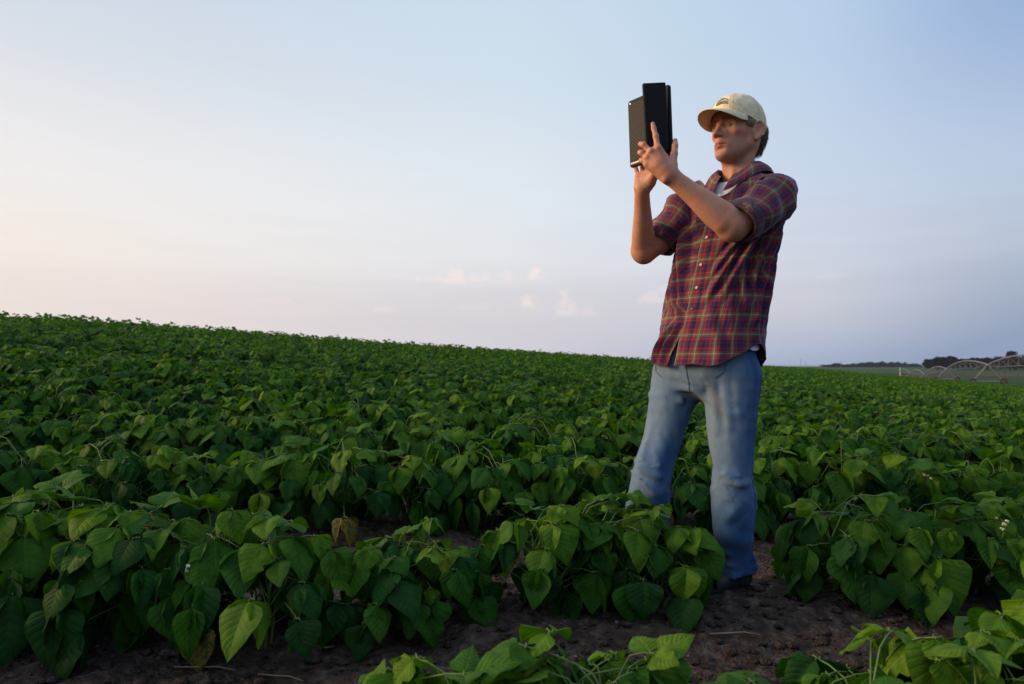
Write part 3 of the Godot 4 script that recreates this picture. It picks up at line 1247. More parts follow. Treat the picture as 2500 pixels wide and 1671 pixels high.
		for b in active:
			for z in range(b.z * B, b.z * B + B):
				for y in range(b.y * B, b.y * B + B):
					for x in range(b.x * B, b.x * B + B):
						var at := x + nx * y + nxy * z
						if cellv[at] < 0:
							continue
						var s0 := val[at] < 0.0
						for ax in 3:
							if (val[at + step[ax]] < 0.0) == s0:
								continue
							var u: int = step[(ax + 1) % 3]
							var w: int = step[(ax + 2) % 3]
							if at - u - w < 0:
								continue
							var c0 := cellv[at]
							var c1 := cellv[at - u]
							var c2 := cellv[at - u - w]
							var c3 := cellv[at - w]
							if c1 < 0 or c2 < 0 or c3 < 0:
								continue
							if s0:
								index.append_array([c0, c2, c1, c0, c3, c2])
							else:
								index.append_array([c0, c1, c2, c0, c2, c3])

	# smoother normals: average those of the faces
	func finish(soft := true) -> void:
		if soft:
			var nr := PackedVector3Array()
			nr.resize(verts.size())
			for k in range(0, index.size(), 3):
				var a := index[k]
				var b := index[k + 1]
				var c := index[k + 2]
				var f := (verts[c] - verts[a]).cross(verts[b] - verts[a])
				nr[a] += f
				nr[b] += f
				nr[c] += f
			for k in nr.size():
				if nr[k].length_squared() > 1e-22:
					norms[k] = nr[k].normalized()

# ------------------------------------------------------------------ the man
const HEAD_AT := Vector3(0.045, 1.714, 0.0)
const BODY_YAW := 48.0

func head_frame() -> Transform3D:
	var y := deg_to_rad(56.0)
	var f := Vector3(-sin(y), 0, cos(y))
	var b := Basis(Vector3(cos(y), 0, sin(y)), Vector3.UP, f)
	b = b.rotated(b.x, deg_to_rad(-1.0))
	return Transform3D(b, HEAD_AT)

func body_left() -> Vector3:
	return Vector3(cos(deg_to_rad(BODY_YAW)), 0, sin(deg_to_rad(BODY_YAW)))

func body_front() -> Vector3:
	return Vector3(-sin(deg_to_rad(BODY_YAW)), 0, cos(deg_to_rad(BODY_YAW)))

func finger(b: Blob, p: Array, r: float) -> void:
	b.chain(p, [r * 1.12, r * 1.0, r * 0.9, r * 0.78], 0.004)
	# knuckles
	b.ell(p[1], Vector3.ONE * r * 1.08, 0.004)

func build_person() -> void:
	var man := thing("person", "person in plaid shirt, jeans and pale cap holding up a tablet in the bean rows", "person", MAN_AT)
	var hf := head_frame()
	var k := 1.1
	# ---------- skin: head, neck, arms and hands in one body
	var b := Blob.new()
	var hfs := Transform3D(hf.basis.scaled(Vector3(k, k, k)), hf.origin)
	b.place = hfs
	b.size = k
	b.ell(Vector3(0, 0.022, -0.012), Vector3(0.074, 0.083, 0.096), 0.01)
	b.ell(Vector3(0, 0.030, 0.028), Vector3(0.062, 0.060, 0.060), 0.02)
	b.ell(Vector3(0, -0.035, 0.030), Vector3(0.0545, 0.068, 0.052), 0.02)
	b.ell(Vector3(0, -0.076, 0.040), Vector3(0.038, 0.038, 0.045), 0.02)
	b.ell(Vector3(0, -0.068, 0.066), Vector3(0.033, 0.030, 0.026), 0.014)
	b.ell(Vector3(0, -0.0965, 0.0735), Vector3(0.020, 0.015, 0.018), 0.014)
	b.cap(Vector3(0, -0.020, 0.070), Vector3(0, -0.05, 0.082), 0.026, 0.016, 0.014)
	for s in [-1.0, 1.0]:
		b.cap(Vector3(0.050 * s, -0.058, -0.006), Vector3(0.014 * s, -0.0965, 0.064), 0.015, 0.013, 0.022)
		b.cap(Vector3(0.060 * s, -0.02, -0.01), Vector3(0.051 * s, -0.056, -0.006), 0.018, 0.015, 0.02)
		b.ell(Vector3(0.041 * s, -0.022, 0.050), Vector3(0.015, 0.013, 0.020), 0.016)
		b.cap(Vector3(0.011 * s, 0.016, 0.083), Vector3(0.044 * s, 0.016, 0.066), 0.0085, 0.0075, 0.010)
	b.cap(Vector3(0, 0.010, 0.084), Vector3(0, -0.028, 0.107), 0.0068, 0.0076, 0.009)
	for s in [-1.0, 1.0]:
		b.ell(Vector3(0.031 * s, -0.003, 0.085), Vector3(0.017, 0.0115, 0.014), 0.010, Basis(), true)
		b.cap(Vector3(0.044 * s, 0.0025, 0.0645), Vector3(0.020 * s, 0.0040, 0.0750), 0.0064, 0.0070, 0.004)
		b.cap(Vector3(0.043 * s, -0.0095, 0.063), Vector3(0.020 * s, -0.0105, 0.072), 0.0062, 0.0066, 0.005)
		b.ell(Vector3(0.0115 * s, -0.0355, 0.097), Vector3(0.0068, 0.0068, 0.0100), 0.005)
	b.ell(Vector3(0, -0.0325, 0.1095), Vector3(0.0096, 0.0092, 0.0105), 0.007)
	for s in [-1.0, 1.0]:
		b.ell(Vector3(0.0060 * s, -0.0425, 0.101), Vector3(0.0038, 0.004, 0.006), 0.003, Basis(), true)
		# lips
		b.cap(Vector3(0.003 * s, -0.0610, 0.0915), Vector3(0.0275 * s, -0.0670, 0.0735), 0.0060, 0.0032, 0.004)
		b.cap(Vector3(0.003 * s, -0.0725, 0.0895), Vector3(0.0255 * s, -0.0685, 0.0735), 0.0068, 0.0032, 0.004)
		b.cap(Vector3(0.0, -0.0667, 0.0985), Vector3(0.0215 * s, -0.0674, 0.0842), 0.0019, 0.0012, 0.0025, true)
	b.cap(Vector3(-0.014, -0.0845, 0.094), Vector3(0.014, -0.0845, 0.094), 0.006, 0.006, 0.010, true)
	# ears
	for s in [-1.0, 1.0]:
		var tilt := Basis(Vector3.RIGHT, -0.15) * Basis(Vector3.UP, -0.42 * s)
		b.ell(Vector3(0.0775 * s, -0.020, -0.008), Vector3(0.0060, 0.030, 0.0190), 0.005, tilt)
		var helix := []
		for q in 7:
			var an := lerpf(-0.4, 3.9, q / 6.0)
			helix.append(Vector3((0.0815 - 0.0085 * cos(an)) * s, -0.016 + 0.0275 * sin(an), -0.009 + 0.0175 * cos(an)))
		b.chain(helix, [0.0036, 0.0046, 0.0048, 0.0050, 0.0048, 0.0042, 0.0034], 0.003)
		b.ell(Vector3(0.077 * s, -0.047, 0.000), Vector3(0.005, 0.008, 0.008), 0.004)
		b.ell(Vector3(0.0850 * s, -0.019, -0.006), Vector3(0.0085, 0.0175, 0.0105), 0.003, tilt, true)
	b.place = Transform3D()
	b.size = 1.0
	# neck
	b.cap(Vector3(0.050, 1.640, -0.022), Vector3(0.070, 1.510, -0.030), 0.057, 0.066, 0.03)
	var fr := body_front()
	var lf := body_left()
	b.cap(hfs * Vector3(0.058, -0.045, -0.028), Vector3(0.066, 1.515, 0) + fr * 0.035 + lf * 0.02, 0.013, 0.011, 0.022)
	b.ell(hfs * Vector3(0, -0.150, 0.014), Vector3(0.010, 0.018, 0.010), 0.024)
	var n_head := b.kind.size()
	# left arm, nearer the lens, and its hand
	var el := Vector3(-0.066, 1.304, 0.262)
	var wr := Vector3(-0.276, 1.474, 0.268)
	b.cap(Vector3(0.09, 1.40, 0.155), el, 0.046, 0.046, 0.01)
	b.limb([el, el.lerp(wr, 0.25) + Vector3(-0.002, -0.002, 0), el.lerp(wr, 0.5), el.lerp(wr, 0.75), wr], [0.048, 0.046, 0.039, 0.0315, 0.0275], 0.0025)
	b.ell(el + Vector3(0.012, -0.022, -0.008), Vector3(0.034, 0.026, 0.034), 0.03)
	b.cap(el + Vector3(0.010, 0.0, -0.006), Vector3(0.004, 1.338, 0.230), 0.051, 0.053, 0.02)
	# forearm muscles, the wrist knob and the tendons behind the knuckles
	b.cap(el.lerp(wr, 0.10) + Vector3(0.012, 0.018, 0.018), el.lerp(wr, 0.52) + Vector3(0.010, 0.014, 0.016), 0.027, 0.013, 0.018)
	b.cap(el.lerp(wr, 0.12) + Vector3(-0.012, -0.018, 0.016), el.lerp(wr, 0.48) + Vector3(-0.014, -0.014, 0.010), 0.027, 0.013, 0.018)
	b.ell(wr + Vector3(-0.012, -0.022, 0.012), Vector3(0.010, 0.010, 0.010), 0.010)
	b.cap(wr, wr.lerp(Vector3(-0.335, 1.535, 0.262), 0.5), 0.029, 0.030, 0.02)
	var li := [Vector3(-0.313, 1.556, 0.278), Vector3(-0.317, 1.601, 0.270), Vector3(-0.322, 1.630, 0.262), Vector3(-0.3245, 1.648, 0.257)]
	var lm := [Vector3(-0.336, 1.548, 0.272), Vector3(-0.357, 1.575, 0.264), Vector3(-0.3635, 1.584, 0.243), Vector3(-0.352, 1.588, 0.224)]
	var lr := [Vector3(-0.346, 1.530, 0.262), Vector3(-0.362, 1.550, 0.256), Vector3(-0.3655, 1.557, 0.238), Vector3(-0.353, 1.561, 0.222)]
	var lp := [Vector3(-0.344, 1.510, 0.254), Vector3(-0.358, 1.526, 0.248), Vector3(-0.3615, 1.532, 0.235), Vector3(-0.351, 1.536, 0.222)]
	var lt := [Vector3(-0.261, 1.506, 0.258), Vector3(-0.2505, 1.549, 0.247), Vector3(-0.2455, 1.580, 0.238), Vector3(-0.2425, 1.601, 0.229)]
	for f in [li, lm, lr, lp]:
		b.cap(wr.lerp(f[0], 0.25), f[0], 0.021, 0.0125, 0.016)
	finger(b, li, 0.0092)
	finger(b, lm, 0.0090)
	finger(b, lr, 0.0086)
	finger(b, lp, 0.0078)
	b.cap(wr.lerp(lt[0], 0.4), lt[0], 0.022, 0.017, 0.016)
	b.chain(lt, [0.0165, 0.0115, 0.0100, 0.0082], 0.006)
	b.cap(lt[0], li[0], 0.011, 0.010, 0.016)
	for f in [li, lm, lr, lp]:
		b.ell(f[0] + Vector3(0, 0.002, 0.007), Vector3.ONE * 0.0098, 0.005)
		b.cap(f[0] + Vector3(0, 0, 0.008), f[0].lerp(wr, 0.72) + Vector3(0, 0, 0.016), 0.0045, 0.0035, 0.007)
	# right arm and the hand that carries the tablet from below
	var er := Vector3(-0.298, 1.274, -0.06)
	var w2 := Vector3(-0.330, 1.463, 0.088)
	b.cap(Vector3(-0.100, 1.45, -0.09), er, 0.044, 0.042, 0.01)
	b.limb([er, er.lerp(w2, 0.25) + Vector3(-0.002, 0, 0.002), er.lerp(w2, 0.5), er.lerp(w2, 0.75), w2], [0.041, 0.0395, 0.035, 0.0290, 0.0258], 0.0025)
	b.ell(er + Vector3(0.004, -0.02, -0.006), Vector3(0.030, 0.028, 0.032), 0.03)
	b.cap(er, Vector3(-0.228, 1.312, -0.068), 0.044, 0.047, 0.02)
	b.cap(er.lerp(w2, 0.12) + Vector3(-0.014, 0, 0.012), er.lerp(w2, 0.52) + Vector3(-0.012, 0, 0.012), 0.023, 0.013, 0.016)
	b.cap(er.lerp(w2, 0.15) + Vector3(0.014, 0, 0.012), er.lerp(w2, 0.48) + Vector3(0.012, 0, 0.010), 0.021, 0.012, 0.016)

	var ri := [Vector3(-0.295, 1.530, 0.130), Vector3(-0.296, 1.578, 0.118), Vector3(-0.300, 1.598, 0.126), Vector3(-0.303, 1.613, 0.132)]
	var rm := [Vector3(-0.308, 1.533, 0.110), Vector3(-0.313, 1.585, 0.093), Vector3(-0.316, 1.609, 0.102), Vector3(-0.318, 1.624, 0.109)]
	var rr := [Vector3(-0.324, 1.531, 0.088), Vector3(-0.331, 1.580, 0.070), Vector3(-0.335, 1.602, 0.079), Vector3(-0.337, 1.617, 0.087)]
	var rp := [Vector3(-0.339, 1.522, 0.072), Vector3(-0.348, 1.562, 0.056), Vector3(-0.350, 1.580, 0.062), Vector3(-0.351, 1.594, 0.069)]
	var rt := [Vector3(-0.302, 1.486, 0.117), Vector3(-0.291, 1.522, 0.150), Vector3(-0.283, 1.547, 0.176), Vector3(-0.280, 1.563, 0.192)]
	for f in [ri, rm, rr, rp]:
		b.cap(w2.lerp(f[0], 0.2), f[0], 0.020, 0.0125, 0.014)
	finger(b, ri, 0.0090)
	finger(b, rm, 0.0090)
	finger(b, rr, 0.0086)
	finger(b, rp, 0.0078)
	b.cap(Vector3(-0.311, 1.478, 0.106), Vector3(-0.296, 1.512, 0.136), 0.0195, 0.0165, 0.010)
	b.chain(rt, [0.0165, 0.0120, 0.0105, 0.0085], 0.006)
	b.cap(Vector3(-0.340, 1.478, 0.088), Vector3(-0.339, 1.516, 0.078), 0.018, 0.014, 0.010)
	# what the clothes hide: trunk and legs
	b.chain([Vector3(0.066, 1.52, -0.03), Vector3(0.045, 1.42, 0.0), Vector3(0.0, 1.2, 0.0), Vector3(-0.07, 0.95, 0.0), Vector3(-0.084, 0.80, 0.0)], [0.055, 0.07, 0.09, 0.10, 0.09], 0.02)
	b.chain([Vector3(-0.02, 0.78, 0.07), Vector3(-0.012, 0.457, 0.085), Vector3(0.010, 0.23, 0.04)], [0.075, 0.050, 0.036], 0.03)
	b.chain([Vector3(-0.165, 0.78, -0.06), Vector3(-0.275, 0.434, -0.025), Vector3(-0.295, 0.22, -0.08)], [0.075, 0.050, 0.036], 0.03)
	# fine grids for head and hands, coarser ones for arms and trunk
	b.net(Vector3(-0.11, 1.475, -0.135), Vector3(0.165, 1.845, 0.155), 0.0032)
	b.net(Vector3(-0.392, 1.235, 0.185), Vector3(0.03, 1.668, 0.335), 0.0031)
	b.net(Vector3(-0.375, 1.215, -0.12), Vector3(-0.2, 1.64, 0.215), 0.0034)
	b.net(Vector3(-0.4, 0.02, -0.22), Vector3(0.2, 1.47, 0.2), 0.024)
	b.finish()
	var hinv := hfs.affine_inverse()
	var cols := PackedColorArray()
	var reds: Array[Vector3] = []
	for f in [li, lm, lr, lp]:
		reds.append(f[0] + Vector3(0, 0.002, 0.010))
		reds.append(f[1] + Vector3(0, 0, 0.008))
	for v in b.verts:
		var c := Color(0.53, 0.270, 0.170)
		var q := hinv * v
		var blotch := noise.get_noise_3d(v.x * 14.0, v.y * 14.0, v.z * 14.0)
		c = c.lerp(Color(0.54, 0.215, 0.135), clampf(0.35 + 0.9 * blotch, 0.0, 1.0))
		c = c.lerp(Color(0.34, 0.165, 0.10), 0.35 * smoothstep(0.1, 0.5, noise_fine.get_noise_3d(v.x * 9.0, v.y * 9.0, v.z * 9.0)))
		if v.y > 1.54 and q.z > -0.05 and q.length() < 0.2:
			var ax := absf(q.x)
			# beard shadow, lips, brows, flushed cheeks and nose
			var jaw := smoothstep(-0.048, -0.072, q.y) * smoothstep(-0.15, -0.12, q.y) * smoothstep(-0.02, 0.01, q.z)
			c = c.lerp(Color(0.33, 0.195, 0.140), 0.42 * jaw)
			var lipd := Vector2(ax / 0.031, (q.y + 0.0668) / 0.0110).length()
			if q.z > 0.070:
				c = c.lerp(Color(0.40, 0.125, 0.100), 0.8 * (1.0 - smoothstep(0.75, 1.05, lipd)))
				c = c.lerp(Color(0.58, 0.22, 0.14), 0.5 * (1.0 - smoothstep(0.0, 0.02, Vector2(ax, q.y + 0.034).length())))
			c = c.lerp(Color(0.58, 0.22, 0.14), 0.4 * (1.0 - smoothstep(0.0, 0.03, Vector2(ax - 0.045, q.y + 0.03).length())))
			var brow_y := 0.0150 + 0.004 * smoothstep(0.01, 0.03, ax) - 0.006 * smoothstep(0.035, 0.05, ax)
			if q.z > 0.055 and ax > 0.010 and ax < 0.050:
				c = c.lerp(Color(0.12, 0.070, 0.040), 0.6 * (1.0 - smoothstep(0.0028, 0.0058, absf(q.y - brow_y))))
				c = c.lerp(Color(0.25, 0.11, 0.075), 0.6 * (1.0 - smoothstep(0.0, 0.014, Vector2(ax - 0.03, q.y + 0.003).length())))  # eye sockets darkened in the skin colour to stand for shade
		else:
			for p in reds:
				c = c.lerp(Color(0.58, 0.20, 0.12), 0.6 * (1.0 - smoothstep(0.003, 0.013, v.distance_to(p))))
		cols.append(c)
	var skin := StandardMaterial3D.new()
	skin.resource_name = "skin"
	skin.vertex_color_use_as_albedo = true
	skin.roughness = 0.5
	skin.metallic_specular = 0.42
	skin.subsurf_scatter_enabled = true
	skin.subsurf_scatter_strength = 0.12
	skin.heightmap_enabled = true
	skin.heightmap_texture = noise_texture(256, 0.09, [], [], 12, 4)
	skin.heightmap_scale = 0.02
	skin.uv1_triplanar = true
	skin.uv1_scale = Vector3.ONE * 12.0
	put("body", array_mesh_n(b.verts, b.norms, b.index, PackedVector2Array(), cols), skin, man)
	# nails of the near hand
	var nail := mat_of(Color(0.52, 0.31, 0.24), 0.3)
	for f in [li, lt]:
		var d: Vector3 = (f[3] - f[2]).normalized()
		var outd := Vector3(0.1, 0.1, 1.0) if f == li else Vector3(0.5, 0.0, 0.85)
		outd = (outd - d * outd.dot(d)).normalized()
		var nm := SphereMesh.new()
		nm.radius = 0.5
		nm.height = 1.0
		nm.radial_segments = 12
		nm.rings = 6
		var o := put("fingernail", nm, nail, man)
		o.transform = Transform3D(Basis(d.cross(outd), d, outd) * Basis.from_scale(Vector3(0.0092, 0.0115, 0.003)), f[3] + outd * 0.0062 - d * 0.001)
	# fine fair hair on the forearms
	var hair_st := begin()
	var hr := RandomNumberGenerator.new()
	hr.seed = 9
	for i in 1500:
		var arm: Array = [el, wr, 0.043, 0.028] if i % 5 < 3 else [er, w2, 0.037, 0.026]
		var t := hr.randf_range(0.15, 0.95)
		var ax: Vector3 = ((arm[1] as Vector3) - arm[0]).normalized()
		var sd := ax.cross(Vector3.UP).normalized()
		var an := hr.randf() * TAU
		var o := sd * cos(an) + sd.cross(ax) * sin(an)
		var p: Vector3 = (arm[0] as Vector3).lerp(arm[1], t) + o * (lerpf(arm[2], arm[3], t) * 1.0)
		var e := p + o * hr.randf_range(0.001, 0.004) + ax * hr.randf_range(0.004, 0.010)
		tube(hair_st, [p - o * 0.004, p.lerp(e, 0.5) + o * 0.001, e], [0.00014, 0.00012, 0.00005], 3)
	put("arm_hair", hair_st.commit(), mat_of(Color(0.28, 0.18, 0.09), 0.6), man).set_meta("kind", "stuff")
	# eyes
	for s in [-1.0, 1.0]:
		var em := SphereMesh.new()
		em.radius = 0.0125 * k
		em.height = 0.025 * k
		em.radial_segments = 24
		em.rings = 14
		var eye := put("eye", em, mat_of(Color(0.36, 0.31, 0.28), 0.25), man)
		eye.position = hfs * Vector3(0.031 * s, -0.003, 0.0645)
		var look := hf.basis * Vector3(-0.12, -0.02, 1.0).normalized()
		var im := CylinderMesh.new()
		im.top_radius = 0.0040 * k
		im.bottom_radius = 0.0068 * k
		im.height = 0.0016
		im.radial_segments = 20
		var iris := put("iris", im, mat_of(Color(0.045, 0.045, 0.045), 0.2), eye)
		var side := look.cross(Vector3.UP).normalized()
		iris.transform = Transform3D(Basis(side, look, side.cross(look)), look * 0.0119 * k)
	build_hair(man, hfs, k)
	build_cap(man, hfs, k)
	build_clothes(man)
	build_shoes(man)

func build_hair(man: Node3D, hfs: Transform3D, k: float) -> void:
	# short brown hair below the cap: a thick nap at the nape and before the ear, with loose tufts
	var b := Blob.new()
	b.place = hfs
	b.size = k
	b.ell(Vector3(0, 0.010, -0.024), Vector3(0.0755, 0.060, 0.074), 0.01)
	for s in [-1.0, 1.0]:
		b.ell(Vector3(0.0615 * s, 0.010, 0.022), Vector3(0.0095, 0.021, 0.018), 0.010)
	b.ell(Vector3(0, -0.028, -0.052), Vector3(0.064, 0.056, 0.049), 0.02)
	b.ell(Vector3(0, -0.062, -0.050), Vector3(0.050, 0.028, 0.034), 0.02)
	b.cap(Vector3(0.062, 0.03, 0.022), Vector3(0.0715, 0.005, 0.012), 0.010, 0.0075, 0.012)
	b.cap(Vector3(-0.062, 0.03, 0.022), Vector3(-0.0715, 0.005, 0.012), 0.010, 0.0075, 0.012)
	b.cap(Vector3(0.0715, 0.006, 0.012), Vector3(0.0735, -0.012, 0.010), 0.0065, 0.003, 0.008)
	b.cap(Vector3(-0.0715, 0.006, 0.012), Vector3(-0.0735, -0.012, 0.010), 0.0065, 0.003, 0.008)
	b.reach = 0.03
	var inv := hfs.affine_inverse()
	b.after = func(p: Vector3, d: float) -> float:
		var q := inv * p
		var strand := sin(q.z * 900.0 + sin(q.y * 120.0) * 2.5 + q.x * 300.0) * 0.0007 + noise_fine.get_noise_3d(q.x * 22.0, q.y * 7.0, q.z * 22.0) * 0.0028
		return d + strand
	b.net(hfs.origin + Vector3(-0.15, -0.125, -0.15), hfs.origin + Vector3(0.16, 0.07, 0.12), 0.0045)
	b.finish()
	var hm := StandardMaterial3D.new()
	hm.resource_name = "hair"
	hm.albedo_color = Color(0.175, 0.125, 0.080).linear_to_srgb()
	hm.roughness = 0.55
	var hair := put("hair", array_mesh_n(b.verts, b.norms, b.index), hm, man)
	var r := RandomNumberGenerator.new()
	r.seed = 88
	var st := begin()
	for i in 3600:
		var a := r.randf_range(-2.3, 2.3)
		var y := r.randf_range(-0.078, 0.010)
		var low := smoothstep(-0.10, -0.01, y)
		var p := Vector3(sin(a) * (0.048 + 0.0295 * low), y, -0.050 - cos(a) * (0.031 + 0.020 * low))
		var o := Vector3(sin(a), 0.0, -cos(a))
		var e := p + o * r.randf_range(0.0, 0.0030) + Vector3(r.randf_range(-0.004, 0.004), -r.randf_range(0.008, 0.016), r.randf_range(-0.002, 0.003))
		tube(st, [hfs * p, hfs * p.lerp(e, 0.5) + hfs.basis * o * 0.001, hfs * e], [0.0005, 0.0004, 0.0001], 3)
	put("strands", st.commit(), hm, hair).set_meta("kind", "stuff")

func cap_point(hfs: Transform3D, phi: float, h: float) -> Vector3:
	# phi round the head from the front, h from the band (0) to the button (1)
	var a := h * PI * 0.5
	var zc := cos(phi)
	var x := sin(phi)
	var front := maxf(zc, 0.0)
	var band := 0.023 + 0.023 * zc - 0.018 * (1.0 - absf(zc))
	var rx := 0.0795
	var rz := 0.105 + 0.002 * front
	var c := pow(cos(a), 0.82)
	var y := band + (0.121 - band) * pow(sin(a), 0.92 + 0.12 * front)
	var puff := 1.0 + 0.035 * sin(a * 2.0)
	var p := Vector3(x * rx * c * puff, y, -0.010 + zc * rz * c * puff)
	return p

func build_cap(man: Node3D, hfs: Transform3D, k: float) -> void:
	var cloth := StandardMaterial3D.new()
	cloth.resource_name = "cap_twill"
	cloth.albedo_color = Color(0.82, 0.73, 0.47).linear_to_srgb()
	cloth.albedo_texture = noise_texture(256, 0.02, [Color(0.93, 0.93, 0.93), Color(1, 1, 1)], [0.25, 0.7], 41)
	cloth.roughness = 0.9
	cloth.heightmap_enabled = true
	cloth.heightmap_texture = noise_texture(256, 0.12, [], [], 42, 3)
	cloth.heightmap_scale = 0.03
	cloth.uv1_triplanar = true
	cloth.uv1_scale = Vector3.ONE * 9.0
	cloth.rim_enabled = true
	cloth.rim = 0.3
	var cap := Node3D.new()
	cap.name = "cap"
	man.add_child(cap)
	var rows := 26
	var n := 96
	for layer in 2:
		var grid := []
		for i in rows + 1:
			var h := float(i) / rows
			var row := []
			for j in n:
				var phi := TAU * j / n
				var p := cap_point(hfs, phi, h * 0.999)
				var seam := 0.0
				for q in 6:
					var dphi := absf(wrapf(phi - TAU * (q + 0.5) / 6.0, -PI, PI)) * cos(h * PI * 0.5)
					seam = maxf(seam, exp(-pow(dphi / 0.045, 2)))
				var outd := Vector3(sin(phi), 0.4 + h, cos(phi)).normalized()
				var wr := noise.get_noise_3d(p.x * 20.0, p.y * 30.0 + 7.0, p.z * 20.0) * 0.0030 * (0.4 + 0.6 * sin(h * PI)) + noise.get_noise_3d(p.x * 50.0, p.y * 55.0, p.z * 50.0) * 0.0010
				p += outd * (wr + 0.0012 * seam - 0.0025 * layer)
				row.append(hfs * p)
			grid.append(row)
		if layer == 0:
			put("crown", sheet(grid, [], true), cloth, cap)
		else:
			put("lining", sheet(grid, [], true), mat_of(Color(0.10, 0.09, 0.07), 0.9), cap)
	# twin rows of stitching beside each panel seam
	var thread := mat_of(Color(0.50, 0.42, 0.25), 0.9)
	for q in 6:
		var st := begin()
		for s in [-0.05, 0.05]:
			var pts := []
			var rr := []
			for i in 18:
				var h := i / 17.0 * 0.93
				var p := cap_point(hfs, TAU * (q + 0.5) / 6.0 + s / maxf(cos(h * PI * 0.5), 0.15), h)
				pts.append(hfs * (p + Vector3(p.x, p.y - 0.03, p.z).normalized() * 0.0022))
				rr.append(0.0005)
			tube(st, pts, rr, 4)
		put("seam", st.commit(), thread, cap)
	var bt := SphereMesh.new()
	bt.radius = 0.009
	bt.height = 0.010
	var bo := put("button", bt, cloth, cap)
	bo.position = hfs * Vector3(0, 0.121, -0.010)
	# sweatband edge, dark where it folds under
	var bst := begin()
	var bp := []
	var br := []
	for j in 61:
		var p := cap_point(hfs, TAU * j / 60.0, 0.0)
		bp.append(hfs * (Vector3(p.x * 0.985, p.y + 0.001, p.z * 0.985)))
		br.append(0.0022)
	tube(bst, bp, br, 6)
	put("sweatband", bst.commit(), mat_of(Color(0.05, 0.045, 0.035), 0.9), cap)
	# bill: a curved stiff peak, with thickness
	var top := []
	var low := []
	var m := 40
	var rr2 := 14
	for i in rr2 + 1:
		var f := float(i) / rr2
		var rt := []
		var rl := []
		for j in m + 1:
			var g := float(j) / m * 2.0 - 1.0
			var phi := g * 1.12
			var p0 := cap_point(hfs, phi, 0.0)
			var reach := 0.072 * pow(maxf(1.0 - pow(absf(g), 2.6), 0.0), 0.55)
			var e := p0 + Vector3(sin(phi) * 0.10, 0.0, 1.0).normalized() * reach * f
			var arch := 0.013 * (1.0 - g * g) * f - 0.005 * g * g * f
			e.y += arch - 0.23 * reach * f - 0.010 * f * f
			rt.append(hfs * (e + Vector3(0, 0.0016, 0)))
			rl.append(hfs * (e - Vector3(0, 0.0016, 0)))
		top.append(rt)
		low.append(rl)
	var grid2 := []
	for i in rr2 + 1:
		grid2.append(top[i])
	for i in rr2 + 1:
		grid2.append(low[rr2 - i])
	put("bill", sheet(grid2, []), cloth, cap)
	for q in 4:
		var st := begin()
		var pts := []
		var rr := []
		var f := 0.40 + 0.18 * q
		for j in range(2, m - 1):
			var i := int(f * rr2)
			pts.append((top[i][j] as Vector3) + Vector3(0, 0.0002, 0))
			rr.append(0.0006)
		tube(st, pts, rr, 4)
		put("stitching", st.commit(), cloth, cap)
	# small embroidered mark above the bill: dark ridge line over arched bars, with pale specks
	var dark := mat_of(Color(0.055, 0.040, 0.075), 0.8)
	var pale := mat_of(Color(0.55, 0.50, 0.58), 0.8)
	var mk := begin()
	var mk2 := begin()
	for ln in 4:
		var pts := []
		var rr := []
		for i in 17:
			var u := i / 16.0 * 2.0 - 1.0
			var wob := 0.0
			if ln == 0:
				wob = absf(sin(u * 7.0)) * 0.10 * (1.0 - absf(u))
			var h := 0.30 - 0.036 * ln + (0.05 - 0.012 * ln) * (1.0 - u * u) + wob * 0.7
			var p := cap_point(hfs, 0.14 + u * 0.27, h)
			pts.append(hfs * (p + Vector3(p.x, p.y - 0.03, p.z + 0.01).normalized() * 0.0018))
			rr.append(0.0013)
		tube(mk if ln != 1 else mk2, pts, rr, 5)
	var logo := put("emblem", mk.commit(), dark, cap)
	put("emblem_highlight", mk2.commit(), pale, logo)

# ------------------------------------------------------------------ clothes
func plaid_picture(dim := 1.0) -> ImageTexture:
	# one repeat, 68 mm across: wine red, navy and olive bands with thin yellow lines, woven over one another
	var n := 256
	var band := func(t: float) -> Color:
		var c := Color(0.165, 0.012, 0.030)
		if t < 0.30:
			c = Color(0.125, 0.100, 0.074)
			if absf(t - 0.15) < 0.018:
				c = Color(0.40, 0.33, 0.17)
			elif absf(t - 0.02) < 0.018 or absf(t - 0.28) < 0.018:
				c = Color(0.075, 0.066, 0.05)
		elif t > 0.47 and t < 0.80:
			c = Color(0.019, 0.018, 0.080)
			if absf(t - 0.635) < 0.035:
				c = Color(0.120, 0.014, 0.040)
		elif absf(t - 0.385) < 0.012 or absf(t - 0.885) < 0.012:
			c = Color(0.30, 0.07, 0.05)
		return c
	var im := Image.create_empty(n, n, false, Image.FORMAT_RGB8)
	for y in n:
		var cy: Color = band.call((y + 0.5) / n)
		for x in n:
			var cx: Color = band.call((x + 0.5) / n)
			var over := 0.5 + (0.22 if ((x + y) % 4) < 2 else -0.22)
			var c := cx.lerp(cy, over) * dim
			im.set_pixel(x, y, c.linear_to_srgb())
	return ImageTexture.create_from_image(im)

